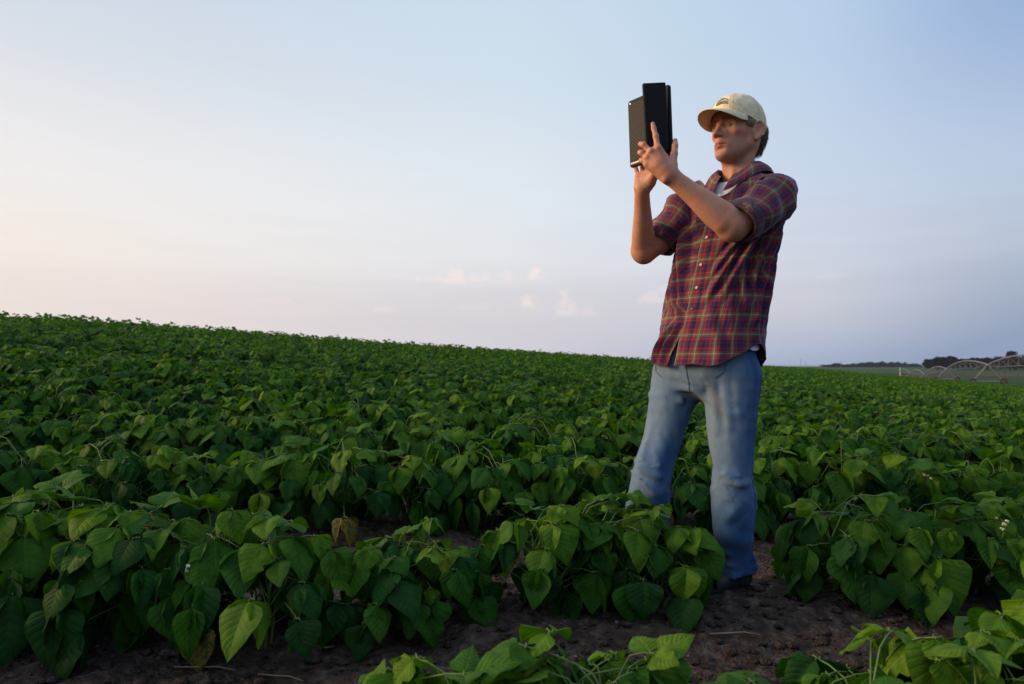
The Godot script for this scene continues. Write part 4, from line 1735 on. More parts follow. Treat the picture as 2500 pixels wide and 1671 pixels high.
func torso_key(y: float) -> Array:
	# height, centre x, centre z, half width, half depth of the shirt
	var t := [[0.76, -0.085, 0.000, 0.212, 0.180], [0.86, -0.074, 0.000, 0.202, 0.166], [1.04, -0.047, 0.000, 0.178, 0.142], [1.20, -0.018, 0.000, 0.172, 0.134], [1.33, 0.016, 0.004, 0.188, 0.137], [1.42, 0.040, 0.004, 0.196, 0.132], [1.475, 0.052, 0.0, 0.182, 0.112], [1.505, 0.057, -0.006, 0.150, 0.096], [1.53, 0.062, -0.014, 0.108, 0.086], [1.552, 0.064, -0.020, 0.078, 0.080], [1.60, 0.064, -0.022, 0.070, 0.076]]
	var i := 0
	while i < t.size() - 2 and y > t[i + 1][0]:
		i += 1
	var f := clampf((y - t[i][0]) / (t[i + 1][0] - t[i][0]), 0.0, 1.0)
	var out := []
	for c in range(1, 5):
		var p0: float = t[maxi(i - 1, 0)][c]
		var p1: float = t[i][c]
		var p2: float = t[i + 1][c]
		var p3: float = t[mini(i + 2, t.size() - 1)][c]
		var m0 := (p2 - p0) * 0.5 * (1.0 if i > 0 else 0.0)
		var m1 := (p3 - p1) * 0.5 * (1.0 if i + 2 < t.size() else 0.0)
		# keep the curve from overshooting between uneven heights
		m0 = clampf(m0, -absf(p2 - p1), absf(p2 - p1))
		m1 = clampf(m1, -absf(p2 - p1), absf(p2 - p1))
		var f2 := f * f
		var f3 := f2 * f
		out.append((2 * f3 - 3 * f2 + 1) * p1 + (f3 - 2 * f2 + f) * m0 + (-2 * f3 + 3 * f2) * p2 + (f3 - f2) * m1)
	return out

# folds of the shirt: angle and height at both ends, width in metres, height of the fold
const FOLDS := [
	[1.05, 1.40, 0.25, 1.16, 0.020, 0.013], [0.95, 1.33, 0.18, 1.06, 0.018, 0.010], [1.15, 1.34, 0.55, 1.08, 0.022, 0.010],
	[-0.75, 1.40, -0.28, 1.12, 0.020, 0.013], [-0.95, 1.36, -0.45, 1.02, 0.020, 0.011], [-0.55, 1.30, -0.20, 0.96, 0.016, 0.008],
	[-0.35, 0.99, -0.62, 0.84, 0.016, 0.014], [-0.20, 0.98, -0.36, 0.84, 0.013, 0.010], [0.30, 1.02, 0.70, 0.86, 0.030, 0.006],
	[1.35, 1.36, 1.20, 1.04, 0.022, 0.014], [1.62, 1.34, 1.45, 1.00, 0.024, 0.016], [1.9, 1.30, 1.70, 0.98, 0.026, 0.014], [1.30, 1.10, 1.55, 0.90, 0.026, 0.010],
	[2.3, 1.3, 2.1, 0.95, 0.03, 0.012], [2.9, 1.3, 2.7, 0.95, 0.03, 0.010], [-2.0, 1.3, -1.8, 0.95, 0.03, 0.012], [-1.45, 1.35, -1.15, 0.98, 0.022, 0.013],
	[0.55, 1.44, 0.22, 1.34, 0.014, 0.006], [-0.5, 1.45, -0.2, 1.33, 0.014, 0.007], [0.85, 1.20, 1.25, 0.98, 0.020, 0.008],
]

func shirt_point(phi: float, y: float, swell: float) -> Vector3:
	var c := torso_key(y)
	var a: float = c[2] + swell
	var d: float = c[3] + swell
	var s := sin(phi)
	var q := cos(phi)
	var e := 2.0 / 2.35
	var x := signf(s) * pow(absf(s), e) * a
	var z := signf(q) * pow(absf(q), e) * d
	return Vector3(c[0], y, c[1]) + body_left() * x + body_front() * z

func shirt_fold(phi: float, y: float) -> float:
	var h := 0.0
	for f in FOLDS:
		var a := Vector2(f[0] * 0.19, f[1])
		var b := Vector2(f[2] * 0.19, f[3])
		var p := Vector2(phi * 0.19, y)
		var ba := b - a
		var t := clampf((p - a).dot(ba) / ba.length_squared(), 0.0, 1.0)
		var d: float = p.distance_to(a + ba * t) / (f[4] * 0.82)
		if d < 3.0:
			h += 2.0 * f[5] * (exp(-d * d) - 0.35 * exp(-pow(d - 1.5, 2) * 1.5)) * sin(PI * clampf(0.12 + t * 0.8, 0.0, 1.0))
	var n := noise.get_noise_2d(phi * 1.6 + 40.0, y * 3.2)
	h += 0.007 * n + 0.0022 * noise.get_noise_2d(phi * 7.0, y * 12.0 + phi * 5.0)
	return h

func shirt_hem(phi: float) -> float:
	var s := absf(sin(phi))
	return 0.835 + 0.078 * pow(s, 5.0) - 0.008 * (1.0 - cos(phi)) + 0.004 * sin(phi * 9.0)

func shirt_neck(phi: float) -> float:
	var p := wrapf(phi, -PI, PI)
	return 1.562 - 0.105 * exp(-pow(p / 0.36, 2)) - 0.012 * (0.5 + 0.5 * cos(p))

func loft(centers: Array, radii: Array, rows: int, n: int, squash: float, fold: Callable, uv_scale: float, twist := 0.0) -> ArrayMesh:
	# a sleeve: rings across a path, v along it and u round it in metres of cloth
	var curve := Curve3D.new()
	for i in centers.size():
		var t: Vector3 = (centers[mini(i + 1, centers.size() - 1)] - centers[maxi(i - 1, 0)]) / 6.0
		curve.add_point(centers[i], -t, t)
	var total := curve.get_baked_length()
	var grid := []
	var uvs := []
	for i in rows + 1:
		var f := float(i) / rows
		var p := curve.sample_baked(f * total, true)
		var d := (curve.sample_baked(minf(f * total + 0.004, total)) - curve.sample_baked(maxf(f * total - 0.004, 0.0))).normalized()
		var side := d.cross(Vector3.UP).normalized()
		var up := side.cross(d)
		var g := f * (radii.size() - 1)
		var gi := mini(int(g), radii.size() - 2)
		var r := lerpf(radii[gi], radii[gi + 1], smoothstep(0.0, 1.0, g - gi) * 0.5 + 0.5 * (g - gi))
		var row := []
		var uvr := []
		for j in n + 1:
			var a := TAU * j / n
			var rr: float = r + fold.call(a, f)
			row.append(p + (side * cos(a) + up * sin(a) * squash) * rr)
			uvr.append(Vector2((a + twist) * 0.075, f * total) * uv_scale)
		grid.append(row)
		uvs.append(uvr)
	return sheet(grid, uvs)

func build_clothes(man: Node3D) -> void:
	var plaid := StandardMaterial3D.new()
	plaid.resource_name = "plaid_cotton"
	plaid.albedo_texture = plaid_picture()
	plaid.roughness = 0.9
	plaid.metallic_specular = 0.3
	plaid.rim_enabled = true
	plaid.rim = 0.35
	plaid.rim_tint = 0.3
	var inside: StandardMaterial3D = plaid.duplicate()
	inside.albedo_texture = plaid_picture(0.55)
	var us := 1.0 / 0.068
	# ---- shirt body: open sheet from the buttoned edge round the back to the other edge
	var n := 190
	var rows := 110
	var grid := []
	var uvs := []
	for i in rows + 1:
		var f := float(i) / rows
		var row := []
		var uvr := []
		var along := 0.0
		var last := Vector3.ZERO
		for j in n + 1:
			var g := float(j) / n
			var y0 := lerpf(0.845, 1.5, f)
			# below the last button the two fronts fall apart
			var gape := 0.17 * smoothstep(1.02, 0.86, y0)
			var phi := lerpf(-0.085, TAU - 0.02 - gape, g)
			var y := lerpf(shirt_hem(phi), shirt_neck(phi), f)
			var open_ := smoothstep(0.9, 1.0, g) * smoothstep(1.03, 0.86, y) * 0.012
			var under := smoothstep(0.965, 1.0, g) * 0.004
			var wr := wrapf(phi, -PI, PI)
			var p := shirt_point(phi, y, shirt_fold(wr, y) - under + open_)
			if j > 0:
				along += Vector2(p.x - last.x, p.z - last.z).length() * 0.6 + 0.4 * TAU / n * 0.19
			last = p
			row.append(p)
			uvr.append(Vector2((along + 0.012) * us, -p.y * us))
		grid.append(row)
		uvs.append(uvr)
	put("shirt", sheet(grid, uvs), plaid, man)
	# hem, a narrow rolled edge
	var hs := begin()
	var hp := []
	var hr := []
	for j in n + 1:
		hp.append(grid[0][j])
		hr.append(0.0022)
	tube(hs, hp, hr, 6)
	put("shirt_hem", hs.commit(), mat_of(Color(0.10, 0.012, 0.02), 0.9), man)
	# button strip
	var pg := []
	var pu := []
	for i in 81:
		var y := lerpf(shirt_hem(0.0) - 0.001, shirt_neck(0.0) + 0.0, i / 80.0)
		var row := []
		var uvr := []
		for j in 7:
			var phi := lerpf(-0.092, 0.082, j / 6.0)
			var edge := 0.0 if j == 0 or j == 6 else 0.0024
			row.append(shirt_point(phi, y, shirt_fold(phi, y) + edge + 0.0006 + 0.001 * noise.get_noise_2d(y * 40.0, j)))
			uvr.append(Vector2(0.008 + j * 0.0055, -y) * us)
		pg.append(row)
		pu.append(uvr)
	put("placket", sheet(pg, pu), plaid, man)
	var pearl := mat_of(Color(0.55, 0.53, 0.55), 0.25)
	var navy := mat_of(Color(0.03, 0.04, 0.12), 0.3)
	var ys := [1.385, 1.293, 1.196, 1.113, 1.035]
	for i in ys.size():
		var y: float = ys[i]
		var c := shirt_point(-0.005, y, shirt_fold(-0.005, y) + 0.0042)
		var up := (shirt_point(-0.005, y + 0.02, shirt_fold(-0.005, y + 0.02)) - shirt_point(-0.005, y - 0.02, shirt_fold(-0.005, y - 0.02))).normalized()
		var sd := body_left()
		var nn := sd.cross(up).normalized() * -1.0
		if nn.dot(body_front()) < 0.0:
			nn = -nn
		var bst := begin()
		var pts := []
		var rr := []
		for q in 17:
			var a := TAU * q / 16.0
			pts.append(c + (sd * cos(a) + up * sin(a)) * 0.0042)
			rr.append(0.0014)
		tube(bst, pts, rr, 5)
		var bm := put("button", bst.commit(), navy if i == 4 else pearl, man)
		var disc := begin()
		tube(disc, [c - nn * 0.0012, c + nn * 0.0004], [0.0045, 0.0045], 14)
		put("face", disc.commit(), mat_of(Color(0.02, 0.03, 0.10), 0.4) if i == 4 else mat_of(Color(0.20, 0.19, 0.22), 0.3), bm)
	# breast pocket-less front; shoulder yoke seams
	# ---- collar
	var cg := []
	var cu := []
	var cn := 80
	for i in 15:
		var f := i / 14.0
		var row := []
		var uvr := []
		for j in cn + 1:
			var g := float(j) / cn
			var phi := lerpf(0.27, TAU - 0.27, g)
			var pr := wrapf(phi, -PI, PI)
			var frontness := exp(-pow((absf(pr) - 0.27) / 0.6, 2))
			var c := Vector3(0.064, 0.0, -0.020)
			var rs := 0.074 + 0.012 * frontness
			var y: float
			var rad: float
			var top := 1.588 - 0.052 * frontness
			if f < 0.35:
				y = lerpf(shirt_neck(phi) - 0.006, top, f / 0.35)
				rad = rs + 0.004 * (1.0 - f / 0.35)
			else:
				var q := (f - 0.35) / 0.65
				y = top + 0.004 * sin(q * PI) - q * (0.046 + 0.028 * frontness)
				rad = rs + 0.006 + q * (0.040 + 0.014 * frontness) + 0.004 * sin(q * PI)
			var sweep := frontness * clampf((f - 0.35) / 0.65, 0.0, 1.0) * 0.16 * -signf(pr)
			var ph2 := phi + sweep
			var wob := 0.002 * noise.get_noise_2d(phi * 3.0, f * 3.0)
			row.append(c + Vector3(0, y, 0) + body_left() * sin(ph2) * (rad + wob) * 1.0 + body_front() * cos(ph2) * (rad + wob) * 1.06)
			uvr.append(Vector2(phi * 0.085, f * 0.10 + 0.013) * us)
		cg.append(row)
		cu.append(uvr)
	put("collar", sheet(cg, cu), plaid, man)
	# ---- undershirt, white, seen at the throat and below the side hem
	var ug := []
	for i in 41:
		var f := i / 40.0
		var row := []
		for j in 73:
			var phi := TAU * j / 72.0
			var top := 1.553 - 0.043 * exp(-pow(wrapf(phi, -PI, PI) / 0.8, 2))
			var low := lerpf(0.955, 0.885, exp(-pow((absf(wrapf(phi, -PI, PI)) - 1.57) / 0.6, 2)))
			var y := lerpf(low, top, f)
			row.append(shirt_point(phi, y, -0.014 - 0.020 * smoothstep(0.90, 0.96, y) * smoothstep(1.46, 1.36, y) + 0.004 * smoothstep(1.48, 1.55, y)))
		ug.append(row)
	var white := StandardMaterial3D.new()
	white.albedo_color = Color(0.84, 0.81, 0.84).linear_to_srgb()
	white.roughness = 0.9
	put("undershirt", sheet(ug, []), white, man)
	# ---- sleeves with rolled cuffs
	var fold_l := func(a: float, f: float) -> float:
		return 0.006 * sin(f * 15.0 + 2.2 * sin(a + 0.6)) * smoothstep(0.05, 0.3, f) + 0.005 * noise.get_noise_2d(cos(a) * 1.4 + f * 4.0, sin(a) * 1.4 + 3.0) + 0.0035 * sin(a * 3.0 + f * 7.0)
	var lc := [Vector3(0.115, 1.440, 0.085), Vector3(0.128, 1.432, 0.135), Vector3(0.075, 1.384, 0.178), Vector3(0.006, 1.338, 0.228), Vector3(-0.050, 1.306, 0.264)]
	put("sleeve", loft(lc, [0.080, 0.082, 0.077, 0.070, 0.064], 60, 56, 1.0, fold_l, us, 0.4), plaid, man)
	var rc := [Vector3(-0.045, 1.480, -0.085), Vector3(-0.100, 1.452, -0.095), Vector3(-0.168, 1.382, -0.082), Vector3(-0.240, 1.299, -0.066)]
	put("sleeve", loft(rc, [0.080, 0.082, 0.072, 0.062], 60, 56, 1.0, fold_l, us, 1.1), plaid, man)
	for arm in [[lc[3], lc[4], 0.0675], [rc[2], rc[3], 0.0655]]:
		var d: Vector3 = (arm[1] - arm[0]).normalized()
		var e: Vector3 = arm[1]
		var r: float = arm[2]
		var band := []
		var buv := []
		var sd := d.cross(Vector3.UP).normalized()
		var up := sd.cross(d)
		# out over the roll and back inside
		var prof := [[-0.052, 0.0], [-0.047, 0.0045], [-0.020, 0.005], [0.0, 0.0045], [0.005, 0.0], [0.0, -0.006], [-0.03, -0.009]]
		for q in prof.size():
			var row := []
			var uvr := []
			for j in 57:
				var a := TAU * j / 56.0
				var rr: float = r + prof[q][1] + 0.003 * sin(a * 2.0 + 1.0) + 0.0035 * noise.get_noise_2d(cos(a) * 2.0, sin(a) * 2.0 + q * 0.4)
				row.append(e + d * (prof[q][0] + 0.006 * sin(a + 0.8)) + (sd * cos(a) + up * sin(a)) * rr)
				uvr.append(Vector2(a * 0.075 + 0.02, q * 0.014 + 0.03) * us)
			band.append(row)
			buv.append(uvr)
		put("cuff", sheet(band, buv), inside, man)
	build_jeans(man)

const CREASES := [
	# from, to, width, height: knees, thighs, bunched hem
	[Vector3(-0.350, 0.462, 0.025), Vector3(-0.255, 0.430, 0.055), 0.012, 0.009],
	[Vector3(-0.075, 0.468, 0.14), Vector3(-0.020, 0.420, 0.165), 0.012, 0.009], [Vector3(-0.020, 0.420, 0.165), Vector3(0.045, 0.425, 0.145), 0.012, 0.008],
	[Vector3(0.01, 0.36, 0.15), Vector3(-0.055, 0.29, 0.13), 0.018, 0.006], [Vector3(-0.06, 0.24, 0.10), Vector3(0.04, 0.20, 0.11), 0.022, 0.007],
	[Vector3(-0.05, 0.165, 0.08), Vector3(0.08, 0.145, 0.06), 0.009, 0.007], [Vector3(-0.05, 0.120, 0.08), Vector3(0.08, 0.112, 0.06), 0.008, 0.007],
	[Vector3(-0.13, 0.735, 0.10), Vector3(-0.215, 0.76, 0.02), 0.012, 0.009], [Vector3(-0.10, 0.72, 0.11), Vector3(-0.20, 0.70, 0.03), 0.014, 0.008], [Vector3(-0.09, 0.70, 0.12), Vector3(-0.02, 0.66, 0.16), 0.014, 0.007], [Vector3(-0.095, 0.77, 0.13), Vector3(-0.075, 0.60, 0.12), 0.013, 0.008], [Vector3(-0.06, 0.79, 0.145), Vector3(-0.045, 0.62, 0.155), 0.012, 0.006],
	[Vector3(-0.30, 0.62, 0.0), Vector3(-0.33, 0.50, 0.02), 0.016, 0.006], [Vector3(-0.20, 0.56, 0.03), Vector3(-0.25, 0.40, 0.04), 0.018, -0.006], [Vector3(-0.31, 0.34, 0.02), Vector3(-0.33, 0.20, 0.0), 0.018, 0.008],
]

func build_jeans(man: Node3D) -> void:
	var b := Blob.new()
	var turn := Basis(body_left(), Vector3.UP, body_front())
	b.limb([Vector3(-0.006, 0.79, 0.070), Vector3(-0.014, 0.577, 0.078), Vector3(-0.010, 0.457, 0.085), Vector3(-0.006, 0.355, 0.07), Vector3(-0.002, 0.241, 0.052), Vector3(0.013, 0.154, 0.032), Vector3(0.018, 0.085, 0.022)], [0.103, 0.078, 0.064, 0.073, 0.070, 0.058, 0.062], 0.004)
	b.limb([Vector3(-0.172, 0.79, -0.055), Vector3(-0.234, 0.575, -0.04), Vector3(-0.281, 0.434, -0.02), Vector3(-0.291, 0.273, -0.06), Vector3(-0.300, 0.06, -0.115)], [0.096, 0.069, 0.069, 0.081, 0.087], 0.004)
	b.ell(Vector3(-0.082, 0.835, 0.002), Vector3(0.190, 0.130, 0.140), 0.02, turn)
	b.ell(Vector3(-0.078, 0.90, 0.0), Vector3(0.172, 0.085, 0.128), 0.03, turn)
	b.reach = 0.03
	b.after = func(p: Vector3, d: float) -> float:
		if d < 0.05:
			for c in CREASES:
				var a: Vector3 = c[0]
				if absf(p.y - a.y) < 0.22 and absf(p.x - a.x) < 0.2:
					var ba: Vector3 = c[1] - a
					var t := clampf((p - a).dot(ba) / ba.length_squared(), 0.0, 1.0)
					var e: float = p.distance_to(a + ba * t) / (c[2] * 1.15)
					if e < 3.0:
						d -= 1.5 * c[3] * (exp(-pow(e, 1.4)) - 0.3 * exp(-pow(e - 1.6, 2.0) * 2.0)) * sin(PI * (0.15 + 0.7 * t))
			d -= 0.005 * noise.get_noise_3d(p.x * 4.0, p.y * 2.4, p.z * 4.0) + 0.003 * noise.get_noise_3d(p.x * 14.0, p.y * 6.0 + p.x * 6.0, p.z * 14.0)
			var w := exp(-pow((p.y - 0.43) / 0.085, 2)) + 1.3 * smoothstep(0.25, 0.11, p.y) * (1.0 if p.x > -0.15 else 0.4) + 0.6 * exp(-pow((p.y - 0.72) / 0.07, 2)) + 0.12
			var rg := 1.0 - absf(noise.get_noise_3d(p.x * 2.6, p.y * 6.5 + p.x * 3.5, p.z * 2.6 + 11.0)) * 3.2
			d -= 0.0085 * w * pow(maxf(rg, 0.0), 3.0)
		var cut := 0.076 if p.x > -0.15 else 0.045
		cut += 0.008 * sin(p.x * 40.0)
		return maxf(d, maxf(cut - p.y, p.y - 0.955))
	b.net(Vector3(-0.40, 0.03, -0.22), Vector3(0.15, 0.97, 0.22), 0.0064)
	b.finish()
	var cols := PackedColorArray()
	for i in b.verts.size():
		var v := b.verts[i]
		var nr := b.norms[i]
		# indigo cloth, worn pale with painted highlights on thighs and knees, soiled in places
		var c := Color(0.024, 0.098, 0.260)
		var front := clampf(nr.dot(body_front()) * 0.5 + 0.5, 0.0, 1.0)
		var worn_lit := smoothstep(0.5, 0.97, front) * (smoothstep(0.40, 0.62, v.y) * 0.9 + 0.22)
		worn_lit += 0.5 * exp(-pow((v.y - 0.41) / 0.06, 2)) * front
		worn_lit += 0.35 * noise.get_noise_3d(v.x * 5.0, v.y * 2.6, v.z * 5.0)
		c = c.lerp(Color(0.235, 0.355, 0.465), clampf(worn_lit, 0.0, 1.0) * 0.8)
		var dirt := smoothstep(0.02, 0.45, noise.get_noise_3d(v.x * 5.0 + 3.0, v.y * 4.0, v.z * 5.0)) * smoothstep(0.5, 0.9, front)
		c = c.lerp(Color(0.190, 0.195, 0.190), dirt * 0.6)
		var streak := noise_fine.get_noise_3d(v.x * 24.0, v.y * 3.5, v.z * 24.0)
		c = c * (1.0 + 0.13 * streak)
		c.a = 1.0
		cols.append(c)
	var denim := StandardMaterial3D.new()
	denim.resource_name = "denim"
	denim.vertex_color_use_as_albedo = true
	denim.roughness = 0.92
	denim.metallic_specular = 0.25
	denim.rim_enabled = true
	denim.rim = 0.3
	denim.uv1_triplanar = true
	denim.uv1_scale = Vector3.ONE * 34.0
	var tw := Image.create_empty(128, 128, false, Image.FORMAT_RGB8)
	for y in 128:
		for x in 128:
			var q := 0.5 + 0.28 * sin((x + y * 0.5) * TAU / 8.0) + 0.22 * noise_fine.get_noise_2d(x * 0.05, y * 0.012)
			tw.set_pixel(x, y, Color(q, q, q))
	denim.heightmap_enabled = true
	denim.heightmap_texture = ImageTexture.create_from_image(tw)
	denim.heightmap_scale = 0.05
	var tc := Image.create_empty(128, 128, false, Image.FORMAT_RGB8)
	for y in 128:
		for x in 128:
			var q := 0.86 + 0.10 * sin((x + y * 0.5) * TAU / 8.0) + 0.14 * noise_fine.get_noise_2d(x * 0.06, y * 0.010)
			tc.set_pixel(x, y, Color(q, q, q))
	denim.albedo_texture = ImageTexture.create_from_image(tc)
	var jeans := put("jeans", array_mesh_n(b.verts, b.norms, b.index, PackedVector2Array(), cols), denim, man)
	# pocket mouths and the fly, sewn in darker thread
	var thread_m := mat_of(Color(0.06, 0.11, 0.22), 0.9)
	var every := PackedInt32Array()
	for i in b.kind.size():
		every.append(i)
	for line in [[[-0.15, 0.86], [-0.135, 0.81], [-0.10, 0.79]], [[0.15, 0.86], [0.135, 0.81], [0.105, 0.79]], [[0.008, 0.86], [0.012, 0.78], [0.004, 0.735]]]:
		var lp := []
		var lr := []
		for i in 25:
			var f: float = i / 24.0 * (line.size() - 1)
			var k := mini(int(f), line.size() - 2)
			var side: float = lerpf(line[k][0], line[k + 1][0], f - k)
			var y: float = lerpf(line[k][1], line[k + 1][1], f - k)
			var p := Vector3(-0.083, y, 0.0) + body_left() * side + body_front() * 0.26
			var t := 0.0
			while t < 0.26 and b.value(p - body_front() * t, every) > 0.001:
				t += 0.0015
			lp.append(p - body_front() * (t - 0.0008))
			lr.append(0.0013)
		var ls := begin()
		tube(ls, lp, lr, 5)
		put("pocket_seam" if absf(line[0][0]) > 0.05 else "fly_seam", ls.commit(), thread_m, jeans)
	# seams: outer seam of the near leg, inner seam of the far leg
	var seam := mat_of(Color(0.035, 0.085, 0.20), 0.9)
	var all := PackedInt32Array()
	for i in b.kind.size():
		all.append(i)
	for path in [[[Vector3(-0.004, 0.80, 0.07), Vector3(-0.014, 0.577, 0.078), Vector3(-0.010, 0.457, 0.085), Vector3(-0.006, 0.355, 0.07), Vector3(-0.002, 0.241, 0.052), Vector3(0.013, 0.12, 0.03)], Vector3(0.80, 0, 0.60)], [[Vector3(-0.225, 0.62, -0.04), Vector3(-0.234, 0.575, -0.04), Vector3(-0.281, 0.434, -0.02), Vector3(-0.291, 0.273, -0.06), Vector3(-0.298, 0.12, -0.1)], Vector3(0.90, 0, 0.42)]]:
		var cv := Curve3D.new()
		for p in path[0]:
			cv.add_point(p)
		var pts := []
		var rr := []
		var dir: Vector3 = path[1].normalized()
		for i in 90:
			var p := cv.sample_baked(cv.get_baked_length() * i / 89.0)
			var t := 0.12
			while t > 0.02 and b.value(p + dir * t, all) > 0.0:
				t -= 0.002
			pts.append(p + dir * (t + 0.0015))
			rr.append(0.0026 + 0.0018 * sin(i * 2.1))
		var st := begin()
		tube(st, pts, rr, 5)
		put("seam", st.commit(), seam, jeans)

func build_shoes(man: Node3D) -> void:
	var fr := body_front()
	var black := mat_of(Color(0.018, 0.018, 0.022), 0.55)
	var sole_m := mat_of(Color(0.035, 0.033, 0.032), 0.8)
	for side in 2:
		var heel := Vector3(0.050, 0.0, -0.012) if side == 0 else Vector3(-0.285, 0.0, -0.145)
		var dir := fr.rotated(Vector3.UP, -0.25 if side == 0 else 0.2)
		var b := Blob.new()
		b.chain([heel + Vector3(0, 0.055, 0), heel + dir * 0.09 + Vector3(0, 0.055, 0), heel + dir * 0.17 + Vector3(0, 0.042, 0), heel + dir * 0.225 + Vector3(0, 0.036, 0)], [0.036, 0.040, 0.038, 0.030], 0.02)
		b.cap(heel + Vector3(0, 0.06, 0) + dir * 0.02, heel + Vector3(0, 0.115, 0) + dir * 0.03, 0.036, 0.040, 0.02)
		b.after = func(p: Vector3, d: float) -> float:
			return maxf(d, 0.022 - p.y)
		b.net(heel + Vector3(-0.3, 0.0, -0.1), heel + Vector3(0.12, 0.18, 0.3), 0.008)
		b.finish()
		var shoe := put("shoe", array_mesh_n(b.verts, b.norms, b.index), black, man)
		var sk := begin()
		tube(sk, [Vector3(0.036, 0.05, 0.0), Vector3(0.018, 0.24, 0.040)] if side == 0 else [Vector3(-0.292, 0.05, -0.13), Vector3(-0.296, 0.24, -0.085)], [0.043, 0.043], 18)
		put("sock", sk.commit(), mat_of(Color(0.03, 0.03, 0.033), 0.95), man)
		var s := Blob.new()
		s.chain([heel + Vector3(0, 0.016, 0) - dir * 0.004, heel + dir * 0.10 + Vector3(0, 0.016, 0), heel + dir * 0.18 + Vector3(0, 0.016, 0), heel + dir * 0.228 + Vector3(0, 0.018, 0)], [0.039, 0.038, 0.041, 0.032], 0.02)
		s.after = func(p: Vector3, d: float) -> float:
			return maxf(d, maxf(p.y - 0.027, 0.003 - p.y))
		s.net(heel + Vector3(-0.3, -0.01, -0.1), heel + Vector3(0.12, 0.05, 0.3), 0.007)
		s.finish()
		put("sole", array_mesh_n(s.verts, s.norms, s.index), sole_m, shoe)

# ------------------------------------------------------------------ the tablet in its folio
func rounded_board(w: float, h: float, t: float, r: float) -> ArrayMesh:
	# a board in the xy plane with rounded corners and softened rims, front face on +z
	var out := []
	for c in [[w / 2 - r, h / 2 - r, 0.0], [-w / 2 + r, h / 2 - r, 90.0], [-w / 2 + r, -h / 2 + r, 180.0], [w / 2 - r, -h / 2 + r, 270.0]]:
		for k in 7:
			var a := deg_to_rad(c[2] + 15.0 * k)
			out.append([Vector2(c[0], c[1]), Vector2(cos(a), sin(a)) * r])
	var e := minf(t * 0.35, 0.003)
	var prof := [[-r, t / 2], [-e, t / 2], [0.0, t / 2 - e], [0.0, -t / 2 + e], [-e, -t / 2], [-r, -t / 2]]
	var st := begin()
	st.set_smooth_group(-1)
	var n := out.size()
	for i in prof.size() - 1:
		for j in n:
			var j2 := (j + 1) % n
			var q := []
			for pr in [[i, j], [i, j2], [i + 1, j2], [i + 1, j]]:
				var o: Array = out[pr[1]]
				var pf: Array = prof[pr[0]]
				var f: float = (r + pf[0]) / r
				var p: Vector2 = o[0] + o[1] * f
				q.append(Vector3(p.x, p.y, pf[1]))
			for w2 in [0, 2, 1, 0, 3, 2]:
				st.add_vertex(q[w2])
	for s in [1.0, -1.0]:
		for j in n:
			var a: Vector2 = out[j][0]
			var c: Vector2 = out[(j + 1) % n][0]
			var tri := [Vector3(0, 0, s * t / 2), Vector3(c.x, c.y, s * t / 2), Vector3(a.x, a.y, s * t / 2)]
			if s < 0.0:
				tri.reverse()
			for p in tri:
				st.add_vertex(p)
	st.generate_normals()
	return st.commit()

func build_tablet() -> void:
	var o := thing("tablet", "tablet in a black folio case raised upright in the man's hands", "tablet", MAN_AT + Vector3(-0.310, 1.680, 0.230))
	var leather := mat_of(Color(0.006, 0.007, 0.009), 0.6, 0.3)
	leather.heightmap_enabled = true
	leather.heightmap_texture = noise_texture(128, 0.2, [], [], 51, 3)
	leather.heightmap_scale = 0.03
	leather.uv1_triplanar = true
	leather.uv1_scale = Vector3.ONE * 12.0
	# the cover folded back, seen face on
	var flap := put("cover", rounded_board(0.080, 0.238, 0.010, 0.006), leather, o)
	flap.position = Vector3(0.0005, 0.0, 0.003)
	flap.rotation = Vector3(0.0, 0.0, deg_to_rad(2.6))
	for x in [-0.033, 0.030]:
		var st := begin()
		tube(st, [Vector3(x, -0.113, 0.0052), Vector3(x, 0.113, 0.0052)], [0.0009, 0.0009], 5)
		put("stitching", st.commit(), leather, flap)
	var lip := put("cover_layer", rounded_board(0.012, 0.235, 0.008, 0.003), leather, o)
	lip.position = Vector3(0.0335, -0.003, -0.006)
	lip.rotation = Vector3(0.0, 0.3, deg_to_rad(2.6))
	# the tablet itself, turned towards the man, ribbed grip on its back
	var a := Vector3(-0.364, 0, 0.092)
	var c := Vector3(-0.262, 0, 0.216)
	var dir := (c - a).normalized()
	var mid := (a + c) * 0.5
	var nrm := Vector3(-dir.z, 0, dir.x)
	if nrm.z < 0.0:
		nrm = -nrm
	var frame := Transform3D(Basis(dir, Vector3.UP, dir.cross(Vector3.UP)), Vector3(mid.x + 0.310, -0.002, mid.z - 0.230))
	var slab := put("case_back", rounded_board(0.186, 0.246, 0.013, 0.010), leather, o)
	slab.transform = frame
	slab.position.y -= 0.005
	slab.rotate_object_local(Vector3.BACK, deg_to_rad(2.0))
	var rib_m := mat_of(Color(0.075, 0.068, 0.062), 0.5)
	for i in 40:
		var y := -0.096 + i * 0.00515
		var st := begin()
		tube(st, [Vector3(-0.086, y, 0.0066), Vector3(0.06, y, 0.0066)], [0.0014, 0.0014], 5)
		put("rib", st.commit(), rib_m, slab)
	var bar := begin()
	tube(bar, [Vector3(-0.084, -0.111, 0.0062), Vector3(0.03, -0.111, 0.0062)], [0.0048, 0.0048], 10)
	put("hinge_bar", bar.commit(), mat_of(Color(0.70, 0.64, 0.50), 0.4), slab)
	var ring := begin()
	tube(ring, [Vector3(-0.080, 0.110, 0.0064), Vector3(-0.080, 0.110, 0.0085)], [0.0034, 0.0034], 10)
	put("camera_lens", ring.commit(), mat_of(Color(0.30, 0.30, 0.32), 0.2), slab)
	var glass := put("screen", rounded_board(0.172, 0.230, 0.002, 0.006), mat_of(Color(0.01, 0.011, 0.013), 0.08), slab)
	glass.position = Vector3(0, 0, -0.0068)

